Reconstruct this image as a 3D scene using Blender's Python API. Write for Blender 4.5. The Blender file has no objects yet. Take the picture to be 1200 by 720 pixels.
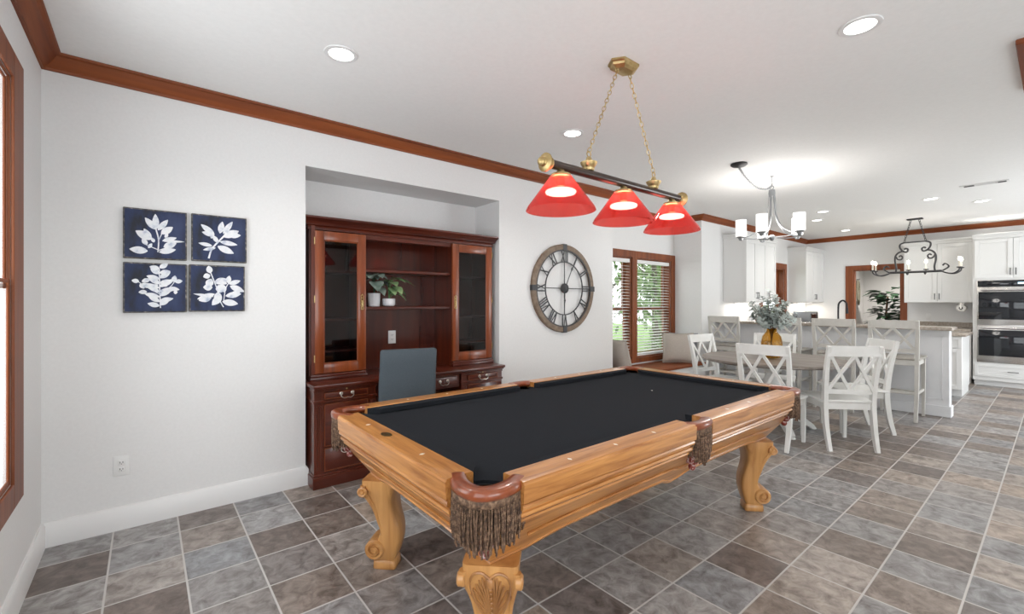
import bpy, bmesh, math, random
from mathutils import Vector, Matrix
random.seed(7)
PI = math.pi
SC = bpy.context.scene
COL = SC.collection

# ------------------------------------------------------------------ camera, world, big lights, exposure
H = 1.36
cam_d = bpy.data.cameras.new('camera')
cam = bpy.data.objects.new('camera', cam_d)
COL.objects.link(cam)
ANG = math.atan2(643, 525)               # heading to the right of +y is 90-ANG
cam.location = (0, 0, H)
cam.rotation_euler = (PI/2, 0, ANG-PI/2)
cam_d.sensor_width = 36.0
cam_d.lens = 36.0*525/1200
cam_d.shift_y = -5.0/1200
cam_d.clip_start = 0.02
SC.camera = cam
SC.view_settings.view_transform = 'Standard'
SC.view_settings.look = 'None'
SC.view_settings.gamma = 1.0
SC.view_settings.exposure = 0.4
SC.view_settings.use_curve_mapping = False

world = bpy.data.worlds.new('sky')
SC.world = world
world.use_nodes = True
wn = world.node_tree
wn.nodes['Background'].inputs['Color'].default_value = (0.93, 0.97, 1.0, 1)
wn.nodes['Background'].inputs['Strength'].default_value = 2.4

def area(name, loc, rot, sx, sy, power, color=(1, 1, 1)):
    l = bpy.data.lights.new(name, 'AREA')
    l.shape = 'RECTANGLE'; l.size = sx; l.size_y = sy
    l.energy = power; l.color = color
    o = bpy.data.objects.new(name, l)
    o.location = loc; o.rotation_euler = rot
    COL.objects.link(o)
    return o
XL, YB, XF, YR, HC = -0.45, 3.569, 11.3, -2.4, 2.74
# added fill lamps outside unseen right-wall glazing, tilted up to brighten the ceiling
for (xa, xb, w) in ((-0.3, 2.1, 42), (7.0, 9.8, 120)):
    area('daylight_fill', ((xa+xb)/2, YR-0.45, 1.1), (PI/2+0.55, 0, 0), 2.3, 2.1, w, (0.93, 0.975, 1))
area('daylight_fill', (XL-0.5, -0.2, 1.35), (0, -PI/2, 0), 2.0, 2.0, 6, (0.93, 0.975, 1))
area('daylight_fill', (XL-0.5, 2.3, 1.5), (0, -PI/2, 0), 1.6, 1.5, 14, (0.93, 0.975, 1))

# ------------------------------------------------------------------ materials
def mat(name, color, rough=0.5, metal=0.0, spec=0.5, emis=None, es=0.0, coat=0.0, sheen=0.0):
    m = bpy.data.materials.new(name); m.use_nodes = True
    b = m.node_tree.nodes['Principled BSDF']
    b.inputs['Base Color'].default_value = (*color, 1)
    b.inputs['Roughness'].default_value = rough
    b.inputs['Metallic'].default_value = metal
    b.inputs['Specular IOR Level'].default_value = spec
    b.inputs['Coat Weight'].default_value = coat
    b.inputs['Coat Roughness'].default_value = 0.08
    b.inputs['Sheen Weight'].default_value = sheen
    if emis:
        b.inputs['Emission Color'].default_value = (*emis, 1)
        b.inputs['Emission Strength'].default_value = es
    return m

def noise_mat(name, cols, scale=(1, 1, 1), nscale=5.0, detail=6.0, rough=0.5, bump=0.0, coat=0.0, distort=0.0, spec=0.5, metal=0.0, pos=None, rrough=0.55, sheen=0.0):
    m = mat(name, cols[0], rough, metal, spec, coat=coat, sheen=sheen)
    nt = m.node_tree; N = nt.nodes; L = nt.links
    b = N['Principled BSDF']
    tc = N.new('ShaderNodeTexCoord'); mp = N.new('ShaderNodeMapping')
    mp.inputs['Scale'].default_value = scale
    no = N.new('ShaderNodeTexNoise')
    no.inputs['Scale'].default_value = nscale; no.inputs['Detail'].default_value = detail
    no.inputs['Roughness'].default_value = rrough; no.inputs['Distortion'].default_value = distort
    cr = N.new('ShaderNodeValToRGB')
    e = cr.color_ramp.elements
    n = len(cols)
    ps = pos or [0.3 + 0.4*i/(n-1) for i in range(n)]
    while len(e) < n: e.new(0.5)
    for i in range(n):
        e[i].position = ps[i]; e[i].color = (*cols[i], 1)
    L.new(tc.outputs['Object'], mp.inputs['Vector']); L.new(mp.outputs['Vector'], no.inputs['Vector'])
    L.new(no.outputs['Fac'], cr.inputs['Fac']); L.new(cr.outputs['Color'], b.inputs['Base Color'])
    if bump:
        bp = N.new('ShaderNodeBump'); bp.inputs['Strength'].default_value = bump; bp.inputs['Distance'].default_value = 0.004
        L.new(no.outputs['Fac'], bp.inputs['Height']); L.new(bp.outputs['Normal'], b.inputs['Normal'])
    return m

def wood(name, dark, light, axis='x', rough=0.35, coat=0.25, fine=22.0):
    s = {'x': (0.07, 1, 1), 'y': (1, 0.07, 1), 'z': (1, 1, 0.07)}[axis]
    mid = tuple((a+b)/2 for a, b in zip(dark, light))
    return noise_mat(name, [dark, mid, light], s, fine, 5, rough, 0.03, coat, 0.7, pos=[0.28, 0.47, 0.7])

def facing(N, L, lo, hi):
    """reflectance that rises towards grazing, the same from both sides of a thin pane"""
    lw = N.new('ShaderNodeLayerWeight'); lw.inputs['Blend'].default_value = 0.5
    p = N.new('ShaderNodeMath'); p.operation = 'POWER'; p.inputs[1].default_value = 4.0
    r = N.new('ShaderNodeMapRange'); r.inputs['To Min'].default_value = lo; r.inputs['To Max'].default_value = hi
    L.new(lw.outputs['Facing'], p.inputs[0]); L.new(p.outputs[0], r.inputs['Value'])
    return r.outputs['Result']

def glass_mat(name, tint=(1, 1, 1), refl=0.08, rough=0.02):
    m = bpy.data.materials.new(name); m.use_nodes = True
    nt = m.node_tree; N = nt.nodes; L = nt.links
    N.remove(N['Principled BSDF'])
    t = N.new('ShaderNodeBsdfTransparent'); t.inputs['Color'].default_value = (*tint, 1)
    g = N.new('ShaderNodeBsdfGlossy'); g.inputs['Roughness'].default_value = rough
    mx = N.new('ShaderNodeMixShader')
    L.new(facing(N, L, 0.035, 0.55), mx.inputs['Fac'])
    L.new(t.outputs[0], mx.inputs[1]); L.new(g.outputs[0], mx.inputs[2])
    L.new(mx.outputs[0], N['Material Output'].inputs['Surface'])
    return m

M = {}
M['wall'] = noise_mat('wall_paint', [(0.75, 0.75, 0.745), (0.78, 0.78, 0.775)], nscale=60, rough=0.6, spec=0.3)
M['ceiling'] = noise_mat('ceiling_paint', [(0.85, 0.85, 0.84), (0.88, 0.88, 0.87)], nscale=40, rough=0.75, spec=0.2)
M['trimwhite'] = mat('white_trim_paint', (0.76, 0.76, 0.755), 0.35)
M['cherry'] = wood('cherry_trim', (0.145, 0.028, 0.004), (0.285, 0.070, 0.012), 'x', 0.6, 0.0, 14)
M['cherry_y'] = wood('cherry_trim_y', (0.145, 0.028, 0.004), (0.285, 0.070, 0.012), 'y', 0.6, 0.0, 14)
M['cherry_z'] = wood('cherry_trim_z', (0.13, 0.028, 0.005), (0.26, 0.068, 0.014), 'z', 0.5, 0.0, 14)
OD, OL = (0.27, 0.090, 0.018), (0.58, 0.265, 0.078)
M['oak_x'] = wood('oak_x', OD, OL, 'x', 0.3, 0.35, 44)
M['oak_y'] = wood('oak_y', OD, OL, 'y', 0.3, 0.35, 44)
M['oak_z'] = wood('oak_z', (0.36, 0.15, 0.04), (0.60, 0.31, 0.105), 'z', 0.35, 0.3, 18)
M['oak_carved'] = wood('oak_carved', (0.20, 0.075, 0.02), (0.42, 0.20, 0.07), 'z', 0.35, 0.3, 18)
M['oak_dark'] = mat('oak_shadow_groove', (0.16, 0.06, 0.018), 0.5)
M['mahog_x'] = wood('mahogany_x', (0.030, 0.004, 0.002), (0.115, 0.018, 0.006), 'x', 0.3, 0.25, 16)
M['mahog_z'] = wood('mahogany_z', (0.035, 0.005, 0.002), (0.13, 0.022, 0.007), 'z', 0.3, 0.25, 16)
M['mahog_door'] = wood('mahogany_door', (0.11, 0.020, 0.004), (0.27, 0.060, 0.012), 'z', 0.3, 0.2, 16)
M['mahog_back'] = wood('mahogany_back', (0.030, 0.004, 0.002), (0.10, 0.015, 0.006), 'z', 0.2, 0.3, 10)
M['cloth'] = noise_mat('black_billiard_cloth', [(0.017, 0.019, 0.023), (0.022, 0.024, 0.028)], nscale=220, rough=0.95, spec=0.06, bump=0.05, sheen=0.0)
M['pocketblack'] = mat('black_pocket_liner', (0.008, 0.008, 0.009), 0.6)
M['leather'] = noise_mat('brown_leather', [(0.17, 0.037, 0.012), (0.27, 0.066, 0.022)], nscale=30, rough=0.28, coat=0.4)
M['net'] = noise_mat('red_white_net', [(0.16, 0.02, 0.012), (0.25, 0.05, 0.035), (0.55, 0.45, 0.42)], nscale=60, detail=2, rough=0.6, pos=[0.35, 0.52, 0.62])
M['ivory'] = mat('ivory_sight', (0.8, 0.76, 0.66), 0.3)
M['plate'] = noise_mat('dark_bronze_plate', [(0.10, 0.06, 0.025), (0.2, 0.13, 0.05)], nscale=90, rough=0.35, metal=0.8)
M['brass'] = noise_mat('antique_brass', [(0.46, 0.33, 0.14), (0.62, 0.48, 0.25)], nscale=30, rough=0.42, metal=1.0)
M['nickel'] = mat('aged_nickel', (0.55, 0.52, 0.47), 0.28, 1.0)
M['darkbar'] = mat('dark_bronze_bar', (0.035, 0.018, 0.012), 0.3, 0.3, coat=0.3)
M['black'] = mat('black_iron', (0.025, 0.025, 0.028), 0.45, 0.6)
M['gunmetal'] = mat('brushed_gunmetal', (0.30, 0.31, 0.32), 0.4, 0.7)
M['iron'] = mat('dark_iron', (0.055, 0.055, 0.058), 0.5, 0.6)
M['whitepaint'] = noise_mat('white_chair_paint', [(0.74, 0.74, 0.71), (0.80, 0.80, 0.78)], nscale=12, rough=0.4)
M['stool'] = noise_mat('greige_stool_paint', [(0.50, 0.485, 0.45), (0.58, 0.565, 0.53)], nscale=10, rough=0.5)
M['stoolseat'] = noise_mat('weathered_seat', [(0.27, 0.25, 0.22), (0.42, 0.39, 0.35)], (0.2, 1, 1), 20, rough=0.5)
M['tabletop'] = noise_mat('weathered_grey_wood', [(0.12, 0.095, 0.08), (0.21, 0.18, 0.155), (0.29, 0.255, 0.23)], (1, 0.08, 1), 24, rough=0.45)
M['barpaint'] = noise_mat('pale_grey_paint', [(0.75, 0.76, 0.78), (0.79, 0.80, 0.82)], nscale=8, rough=0.45)
M['cab'] = mat('white_cabinet_paint', (0.74, 0.74, 0.73), 0.35)
M['granite'] = noise_mat('brown_stone_worktop', [(0.27, 0.22, 0.18), (0.35, 0.30, 0.25), (0.42, 0.37, 0.31)], nscale=45, rough=0.2, pos=[0.35, 0.5, 0.65])
M['steel'] = noise_mat('stainless_steel', [(0.62, 0.61, 0.60), (0.70, 0.69, 0.68)], (1, 0.03, 1), 60, rough=0.25, metal=1.0)
M['ovenglass'] = mat('black_oven_glass', (0.012, 0.014, 0.018), 0.06, 0.0, 0.6)
M['display'] = mat('oven_display', (0.4, 0.6, 0.7), 0.3, emis=(0.6, 0.85, 1), es=1.2)
M['glass'] = glass_mat('window_glass')
M['cabglass'] = glass_mat('cabinet_glass', (0.66, 0.66, 0.67))
M['slat'] = mat('white_blind_slat', (0.80, 0.80, 0.79), 0.45)
M['leaf'] = noise_mat('green_leaf', [(0.03, 0.10, 0.03), (0.10, 0.24, 0.06)], nscale=14, rough=0.4)
M['leafpale'] = noise_mat('variegated_leaf', [(0.10, 0.20, 0.09), (0.34, 0.45, 0.22)], nscale=18, rough=0.35)
M['leafdark'] = noise_mat('dark_leaf', [(0.012, 0.035, 0.015), (0.04, 0.09, 0.045)], nscale=10, rough=0.4)
M['leafsilver'] = noise_mat('silver_leaf', [(0.06, 0.10, 0.08), (0.26, 0.32, 0.28)], nscale=20, rough=0.35)
M['eucalyptus'] = noise_mat('dusty_eucalyptus', [(0.26, 0.30, 0.28), (0.50, 0.55, 0.52)], nscale=16, rough=0.6)
M['twig'] = mat('brown_twig', (0.13, 0.08, 0.05), 0.7)
M['pot'] = mat('white_ceramic', (0.74, 0.74, 0.76), 0.3)
M['soil'] = mat('soil', (0.03, 0.02, 0.015), 0.9)
M['slate'] = noise_mat('slate_fabric', [(0.060, 0.078, 0.092), (0.080, 0.100, 0.117)], nscale=160, rough=0.9, bump=0.1)
M['plastic'] = mat('white_plastic', (0.78, 0.78, 0.77), 0.35)
M['slot'] = mat('dark_slot', (0.03, 0.03, 0.03), 0.6)
M['linen'] = noise_mat('beige_linen', [(0.42, 0.375, 0.33), (0.54, 0.49, 0.44)], nscale=130, rough=0.9, bump=0.15)
M['greycush'] = noise_mat('grey_cushion', [(0.22, 0.22, 0.24), (0.30, 0.30, 0.32)], nscale=120, rough=0.9, bump=0.1)
M['clockwood'] = noise_mat('weathered_clock_wood', [(0.15, 0.10, 0.065), (0.26, 0.195, 0.14)], (1, 1, 1), 22, rough=0.65)
M['amber'] = glass_mat('amber_glass', (0.90, 0.74, 0.38))
M['navy'] = noise_mat('navy_canvas', [(0.012, 0.015, 0.026), (0.018, 0.030, 0.085), (0.035, 0.05, 0.12)], (1, 1, 0.35), 13, 9, 0.7, pos=[0.36, 0.5, 0.72])
M['artedge'] = noise_mat('worn_canvas_edge', [(0.03, 0.03, 0.035), (0.12, 0.11, 0.10), (0.40, 0.37, 0.33)], nscale=45, detail=8, rough=0.8, pos=[0.35, 0.55, 0.72])
M['artwhite'] = noise_mat('white_botanical', [(0.38, 0.43, 0.55), (0.72, 0.74, 0.78), (0.80, 0.81, 0.83)], nscale=26, detail=8, rough=0.7, pos=[0.3, 0.45, 0.6])
M['lens'] = mat('lit_lens', (1, 1, 1), 0.4, emis=(1, 0.97, 0.92), es=4.0)
M['bulb'] = mat('lit_bulb', (1, 1, 1), 0.4, emis=(1, 0.95, 0.88), es=12.0)
M['flame'] = mat('lit_candle_bulb', (1, 1, 1), 0.4, emis=(1, 0.9, 0.75), es=9.0)
M['frost'] = mat('lit_frosted_glass', (0.9, 0.9, 0.9), 0.4, emis=(1, 0.96, 0.93), es=0.8)
M['candle'] = mat('ivory_candle_sleeve', (0.75, 0.7, 0.6), 0.5)
M['lawn'] = noise_mat('lawn', [(0.12, 0.22, 0.05), (0.22, 0.36, 0.10)], nscale=3, rough=0.9)
M['bush'] = noise_mat('tree_leaf', [(0.05, 0.11, 0.035), (0.16, 0.27, 0.08), (0.30, 0.42, 0.17)], nscale=1.3, rough=0.6)
M['bark'] = noise_mat('bark', [(0.06, 0.045, 0.03), (0.14, 0.11, 0.08)], nscale=8, rough=0.9)
M['greywall'] = mat('grey_hall_paint', (0.50, 0.49, 0.48), 0.6)
M['rope'] = noise_mat('olive_rope', [(0.08, 0.075, 0.05), (0.25, 0.23, 0.17)], nscale=70, rough=0.8)
M['paper'] = mat('paper_towel', (0.78, 0.77, 0.74), 0.8)

M['fringe'] = noise_mat('twisted_fringe', [(0.035, 0.016, 0.009), (0.12, 0.065, 0.036), (0.27, 0.165, 0.10)], nscale=90, detail=2, rough=0.75, pos=[0.3, 0.5, 0.7])

# red lamp glass: coloured clear glass with a glossy skin and a little glow-through
def redglass():
    m = bpy.data.materials.new('red_lamp_glass'); m.use_nodes = True
    nt = m.node_tree; N = nt.nodes; L = nt.links
    N.remove(N['Principled BSDF'])
    t = N.new('ShaderNodeBsdfTransparent'); t.inputs['Color'].default_value = (0.97, 0.50, 0.47, 1)
    d = N.new('ShaderNodeBsdfTranslucent'); d.inputs['Color'].default_value = (0.66, 0.075, 0.06, 1)
    d2 = N.new('ShaderNodeBsdfDiffuse'); d2.inputs['Color'].default_value = (0.62, 0.055, 0.045, 1)
    g = N.new('ShaderNodeBsdfGlossy'); g.inputs['Roughness'].default_value = 0.05
    a = N.new('ShaderNodeMixShader'); a.inputs['Fac'].default_value = 0.45
    b = N.new('ShaderNodeMixShader'); b.inputs['Fac'].default_value = 0.42
    c = N.new('ShaderNodeMixShader')
    L.new(d.outputs[0], a.inputs[1]); L.new(d2.outputs[0], a.inputs[2])
    L.new(t.outputs[0], b.inputs[1]); L.new(a.outputs[0], b.inputs[2])
    L.new(facing(N, L, 0.04, 0.5), c.inputs['Fac']); L.new(b.outputs[0], c.inputs[1]); L.new(g.outputs[0], c.inputs[2])
    L.new(c.outputs[0], N['Material Output'].inputs['Surface'])
    return m
M['redglass'] = redglass()

# slate-look floor tiles on a 0.304 m grid with pale grout
def tile_mat():
    m = mat('slate_floor_tile', (0.2, 0.17, 0.15), 0.42)
    nt = m.node_tree; N = nt.nodes; L = nt.links
    b = N['Principled BSDF']
    tc = N.new('ShaderNodeTexCoord')
    mp = N.new('ShaderNodeMapping'); mp.vector_type = 'POINT'
    sx, sy = 0.304, 0.3027
    mp.inputs['Scale'].default_value = (1/sx, 1/sy, 1)
    mp.inputs['Location'].default_value = (0.15/sx + 20, -0.281/sy + 20, 0)
    L.new(tc.outputs['Object'], mp.inputs['Vector'])
    fl = N.new('ShaderNodeVectorMath'); fl.operation = 'FLOOR'
    fc = N.new('ShaderNodeVectorMath'); fc.operation = 'FRACTION'
    L.new(mp.outputs[0], fl.inputs[0]); L.new(mp.outputs[0], fc.inputs[0])
    wn_ = N.new('ShaderNodeTexWhiteNoise'); wn_.noise_dimensions = '2D'
    L.new(fl.outputs[0], wn_.inputs['Vector'])
    cr = N.new('ShaderNodeValToRGB'); cr.color_ramp.interpolation = 'LINEAR'
    cols = [(0.0, (0.165, 0.130, 0.112)), (0.2, (0.32, 0.265, 0.225)), (0.4, (0.29, 0.292, 0.297)), (0.6, (0.42, 0.335, 0.265)), (0.8, (0.37, 0.365, 0.36)), (1.0, (0.19, 0.153, 0.134))]
    e = cr.color_ramp.elements
    while len(e) < len(cols): e.new(0.5)
    for i, (p, c) in enumerate(cols):
        e[i].position = p; e[i].color = (*c, 1)
    L.new(wn_.outputs['Value'], cr.inputs['Fac'])
    # mottling inside each tile, shifted from tile to tile
    ad = N.new('ShaderNodeVectorMath'); ad.operation = 'MULTIPLY_ADD'
    ad.inputs[1].default_value = (7.3, 7.3, 7.3)
    L.new(wn_.outputs['Color'], ad.inputs[0]); L.new(tc.outputs['Object'], ad.inputs[2])
    no = N.new('ShaderNodeTexNoise'); no.inputs['Scale'].default_value = 13; no.inputs['Detail'].default_value = 10; no.inputs['Roughness'].default_value = 0.66; no.inputs['Distortion'].default_value = 0.6
    L.new(ad.outputs[0], no.inputs['Vector'])
    r2 = N.new('ShaderNodeValToRGB')
    r2.color_ramp.elements[0].position = 0.33; r2.color_ramp.elements[0].color = (0.38, 0.35, 0.34, 1)
    r2.color_ramp.elements[1].position = 0.68; r2.color_ramp.elements[1].color = (1.25, 1.27, 1.3, 1)
    L.new(no.outputs['Fac'], r2.inputs['Fac'])
    mu = N.new('ShaderNodeMix'); mu.data_type = 'RGBA'; mu.blend_type = 'MULTIPLY'; mu.inputs['Factor'].default_value = 0.95
    L.new(cr.outputs['Color'], mu.inputs['A']); L.new(r2.outputs['Color'], mu.inputs['B'])
    # grout
    sb = N.new('ShaderNodeVectorMath'); sb.operation = 'SUBTRACT'; sb.inputs[1].default_value = (0.5, 0.5, 0.5)
    ab = N.new('ShaderNodeVectorMath'); ab.operation = 'ABSOLUTE'
    L.new(fc.outputs[0], sb.inputs[0]); L.new(sb.outputs[0], ab.inputs[0])
    sp = N.new('ShaderNodeSeparateXYZ'); L.new(ab.outputs[0], sp.inputs[0])
    mxm = N.new('ShaderNodeMath'); mxm.operation = 'MAXIMUM'
    L.new(sp.outputs['X'], mxm.inputs[0]); L.new(sp.outputs['Y'], mxm.inputs[1])
    mr = N.new('ShaderNodeMapRange'); mr.inputs['From Min'].default_value = 0.4835; mr.inputs['From Max'].default_value = 0.4885
    L.new(mxm.outputs[0], mr.inputs['Value'])
    mg = N.new('ShaderNodeMix'); mg.data_type = 'RGBA'
    mg.inputs['B'].default_value = (0.52, 0.50, 0.48, 1)
    L.new(mr.outputs['Result'], mg.inputs['Factor']); L.new(mu.outputs['Result'], mg.inputs['A'])
    L.new(mg.outputs['Result'], b.inputs['Base Color'])
    rr = N.new('ShaderNodeMapRange'); rr.inputs['To Min'].default_value = 0.27; rr.inputs['To Max'].default_value = 0.46
    L.new(no.outputs['Fac'], rr.inputs['Value'])
    L.new(rr.outputs['Result'], b.inputs['Roughness'])
    hs = N.new('ShaderNodeMath'); hs.operation = 'SUBTRACT'
    L.new(no.outputs['Fac'], hs.inputs[0]); L.new(mr.outputs['Result'], hs.inputs[1])
    bp = N.new('ShaderNodeBump'); bp.inputs['Strength'].default_value = 0.28; bp.inputs['Distance'].default_value = 0.004
    L.new(hs.outputs[0], bp.inputs['Height']); L.new(bp.outputs['Normal'], b.inputs['Normal'])
    return m
M['tile'] = tile_mat()

# ------------------------------------------------------------------ helpers
def tag(o, label=None, cat=None, group=None, kind=None):
    if label: o['label'] = label
    if cat: o['category'] = cat
    if group: o['group'] = group
    if kind: o['kind'] = kind
    return o

def thing(name, loc, label, cat, rz=0.0, group=None):
    o = bpy.data.objects.new(name, None)
    o.empty_display_size = 0.1
    o.location = loc; o.rotation_euler = (0, 0, rz)
    COL.objects.link(o)
    return tag(o, label, cat, group)

def kids(o):
    return [c for c in bpy.data.objects if c.parent == o]

def copy_tree(o, parent=None):
    c = o.copy(); COL.objects.link(c)
    if parent: c.parent = parent
    for ch in kids(o): copy_tree(ch, c)
    return c

class MB:
    """collects shapes and links them as one mesh object"""
    def __init__(s): s.bm = bmesh.new()
    def _faces(s, vs, fs):
        v = [s.bm.verts.new(p) for p in vs]
        out = []
        for f in fs:
            try: out.append(s.bm.faces.new([v[i] for i in f]))
            except ValueError: pass
        return v, out
    def box(s, a, b, bev=0.0, seg=2):
        x0, y0, z0 = a; x1, y1, z1 = b
        vs = [(x0,y0,z0),(x1,y0,z0),(x1,y1,z0),(x0,y1,z0),(x0,y0,z1),(x1,y0,z1),(x1,y1,z1),(x0,y1,z1)]
        v, f = s._faces(vs, [(0,3,2,1),(4,5,6,7),(0,1,5,4),(1,2,6,5),(2,3,7,6),(3,0,4,7)])
        if bev > 0:
            es = list({e for ff in f for e in ff.edges})
            bmesh.ops.bevel(s.bm, geom=es, offset=bev, segments=seg, profile=0.5, affect='EDGES')
        return s
    def hexa(s, lo, hi):
        """lo, hi: four points each, same winding"""
        s._faces(list(lo)+list(hi), [(3,2,1,0),(4,5,6,7),(0,1,5,4),(1,2,6,5),(2,3,7,6),(3,0,4,7)])
        return s
    def quad(s, *p):
        s._faces(p, [tuple(range(len(p)))]); return s
    def rings(s, rs, caps=True, closed=False):
        n = len(rs[0]); vs = [p for r in rs for p in r]; fs = []
        m = len(rs)
        for i in range(m if closed else m-1):
            j = (i+1) % m
            for k in range(n):
                l = (k+1) % n
                fs.append((i*n+k, i*n+l, j*n+l, j*n+k))
        if caps and not closed:
            fs.append(tuple(range(n-1, -1, -1))); fs.append(tuple((m-1)*n+k for k in range(n)))
        s._faces(vs, fs); return s
    def tube(s, pts, r, n=8, closed=False, caps=True):
        pts = [Vector(p) for p in pts]; m = len(pts)
        rad = r if isinstance(r, (list, tuple)) else [r]*m
        rs = []; prev = None
        for i, p in enumerate(pts):
            if closed: t = pts[(i+1) % m]-pts[i-1]
            else: t = pts[min(i+1, m-1)]-pts[max(i-1, 0)]
            t.normalize()
            if prev is None:
                u = t.orthogonal().normalized()
            else:
                u = prev - t*prev.dot(t)
                u = u.normalized() if u.length > 1e-6 else t.orthogonal().normalized()
            prev = u; w = t.cross(u)
            rs.append([p+(u*math.cos(2*PI*k/n)+w*math.sin(2*PI*k/n))*rad[i] for k in range(n)])
        return s.rings(rs, caps, closed)
    def cyl(s, p0, p1, r0, r1=None, n=16):
        return s.tube([p0, p1], [r0, r0 if r1 is None else r1], n)
    def lathe(s, prof, n=24, c=(0, 0, 0), axis='z', caps=True):
        rs = []
        for r, z in prof:
            ring = []
            for k in range(n):
                a = 2*PI*k/n; ca, sa = r*math.cos(a), r*math.sin(a)
                if axis == 'z': p = (c[0]+ca, c[1]+sa, c[2]+z)
                elif axis == 'x': p = (c[0]+z, c[1]+ca, c[2]+sa)
                else: p = (c[0]+sa, c[1]+z, c[2]+ca)
                ring.append(p)
            rs.append(ring)
        return s.rings(rs, caps)
    def ball(s, c, r, n=12, m=8, sq=(1, 1, 1)):
        rs = []
        for i in range(m+1):
            t = PI*i/m; rr = max(math.sin(t), 0.001)
            rs.append([(c[0]+r*sq[0]*rr*math.cos(2*PI*k/n), c[1]+r*sq[1]*rr*math.sin(2*PI*k/n), c[2]-r*sq[2]*math.cos(t)) for k in range(n)])
        return s.rings(rs, True)
    def torus(s, c, R, r, axis='z', n=24, m=8, sq=1.0):
        rs = []
        for i in range(n):
            a = 2*PI*i/n; ring = []
            for k in range(m):
                b = 2*PI*k/m
                u = (R+r*math.cos(b))*math.cos(a); v = (R+r*math.cos(b))*math.sin(a)*sq; w = r*math.sin(b)
                p = {'z': (u, v, w), 'y': (u, w, v), 'x': (w, u, v)}[axis]
                ring.append((c[0]+p[0], c[1]+p[1], c[2]+p[2]))
            rs.append(ring)
        return s.rings(rs, False, True)
    def strip(s, pts, side, w, t):
        """rectangular bar along pts; side = direction of width w, thickness t across it"""
        pts = [Vector(p) for p in pts]; m = len(pts)
        W = w if isinstance(w, (list, tuple)) else [w]*m
        T = t if isinstance(t, (list, tuple)) else [t]*m
        side = Vector(side).normalized(); rs = []
        for i, p in enumerate(pts):
            tg = (pts[min(i+1, m-1)]-pts[max(i-1, 0)]).normalized()
            sd = (side-tg*side.dot(tg)).normalized(); nn = tg.cross(sd)
            a, b = sd*W[i]/2, nn*T[i]/2
            rs.append([p-a-b, p+a-b, p+a+b, p-a+b])
        return s.rings(rs)
    def prism(s, poly, f, d0, d1):
        """poly: 2-D points; f(u,v,d) -> 3-D"""
        n = len(poly)
        vs = [f(u, v, d0) for u, v in poly]+[f(u, v, d1) for u, v in poly]
        fs = [tuple(range(n-1, -1, -1)), tuple(range(n, 2*n))]+[(i, (i+1) % n, n+(i+1) % n, n+i) for i in range(n)]
        s._faces(vs, fs); return s
    def leaf(s, base, d, up, L, W, bend=0.15, seg=5):
        """pointed leaf with a fold along its midrib and a droop"""
        d = Vector(d).normalized(); up = Vector(up)
        sd = d.cross(up)
        if sd.length < 1e-4: sd = d.orthogonal()
        sd.normalize(); up = sd.cross(d).normalized(); base = Vector(base)
        mid = []; le = []; ri = []
        for i in range(seg+1):
            t = i/seg; w = W*0.5*math.sin(PI*min(max(t, 0.02), 0.985)**0.8)
            c = base+d*L*t-up*bend*L*t*t
            mid.append(c); le.append(c+sd*w+up*w*0.25); ri.append(c-sd*w+up*w*0.25)
        n = seg+1
        vs = mid+le+ri; fs = []
        for i in range(seg):
            fs.append((i, i+1, n+i+1, n+i)); fs.append((i+1, i, 2*n+i, 2*n+i+1))
        s._faces(vs, fs); return s
    def xform(s, mtx):
        bmesh.ops.transform(s.bm, matrix=mtx, verts=s.bm.verts); return s
    def build(s, name, m, parent=None, sharp=0.6, loc=None, rot=None):
        bm = s.bm
        bmesh.ops.recalc_face_normals(bm, faces=bm.faces)
        for f in bm.faces: f.smooth = True
        for e in bm.edges:
            if len(e.link_faces) == 2 and e.calc_face_angle(0) > sharp: e.smooth = False
        me = bpy.data.meshes.new(name); bm.to_mesh(me); bm.free()
        me.materials.append(M[m] if isinstance(m, str) else m)
        o = bpy.data.objects.new(name, me); COL.objects.link(o)
        if parent: o.parent = parent
        if loc: o.location = loc
        if rot: o.rotation_euler = rot
        return o

def struct(mb, name, m):
    return tag(mb.build(name, m), kind='structure')

def sweep_plan(mb, path, prof, closed=False):
    """sweep a (inset, z) profile along a plan polyline; the room is on the right of travel"""
    P = [Vector(p) for p in path]; n = len(P); rs = []
    for i in range(n):
        d0 = (P[i]-P[i-1]).normalized() if (i > 0 or closed) else None
        d1 = (P[(i+1) % n]-P[i]).normalized() if (i < n-1 or closed) else None
        if d0 is None: d0 = d1
        if d1 is None: d1 = d0
        n0 = Vector((d0.y, -d0.x)); n1 = Vector((d1.y, -d1.x))
        k = n0+n1; k = k/ (1+n0.dot(n1)) if (1+n0.dot(n1)) > 1e-4 else n0
        rs.append([(P[i].x+k.x*a, P[i].y+k.y*a, z) for a, z in prof])
    mb.rings(rs, True, closed)
    return mb

def arc(cx, cy, r, a0, a1, n):
    return [(cx+r*math.cos(a0+(a1-a0)*i/n), cy+r*math.sin(a0+(a1-a0)*i/n)) for i in range(n+1)]

def spline(pts, n=6):
    """Catmull-Rom through points"""
    P = [Vector(p) for p in pts]; out = []
    for i in range(len(P)-1):
        a, b, c, d = P[max(i-1, 0)], P[i], P[i+1], P[min(i+2, len(P)-1)]
        for k in range(n):
            t = k/n
            out.append(0.5*((2*b)+(c-a)*t+(2*a-5*b+4*c-d)*t*t+(3*b-a-3*c+d)*t**3))
    out.append(P[-1]); return out

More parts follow.
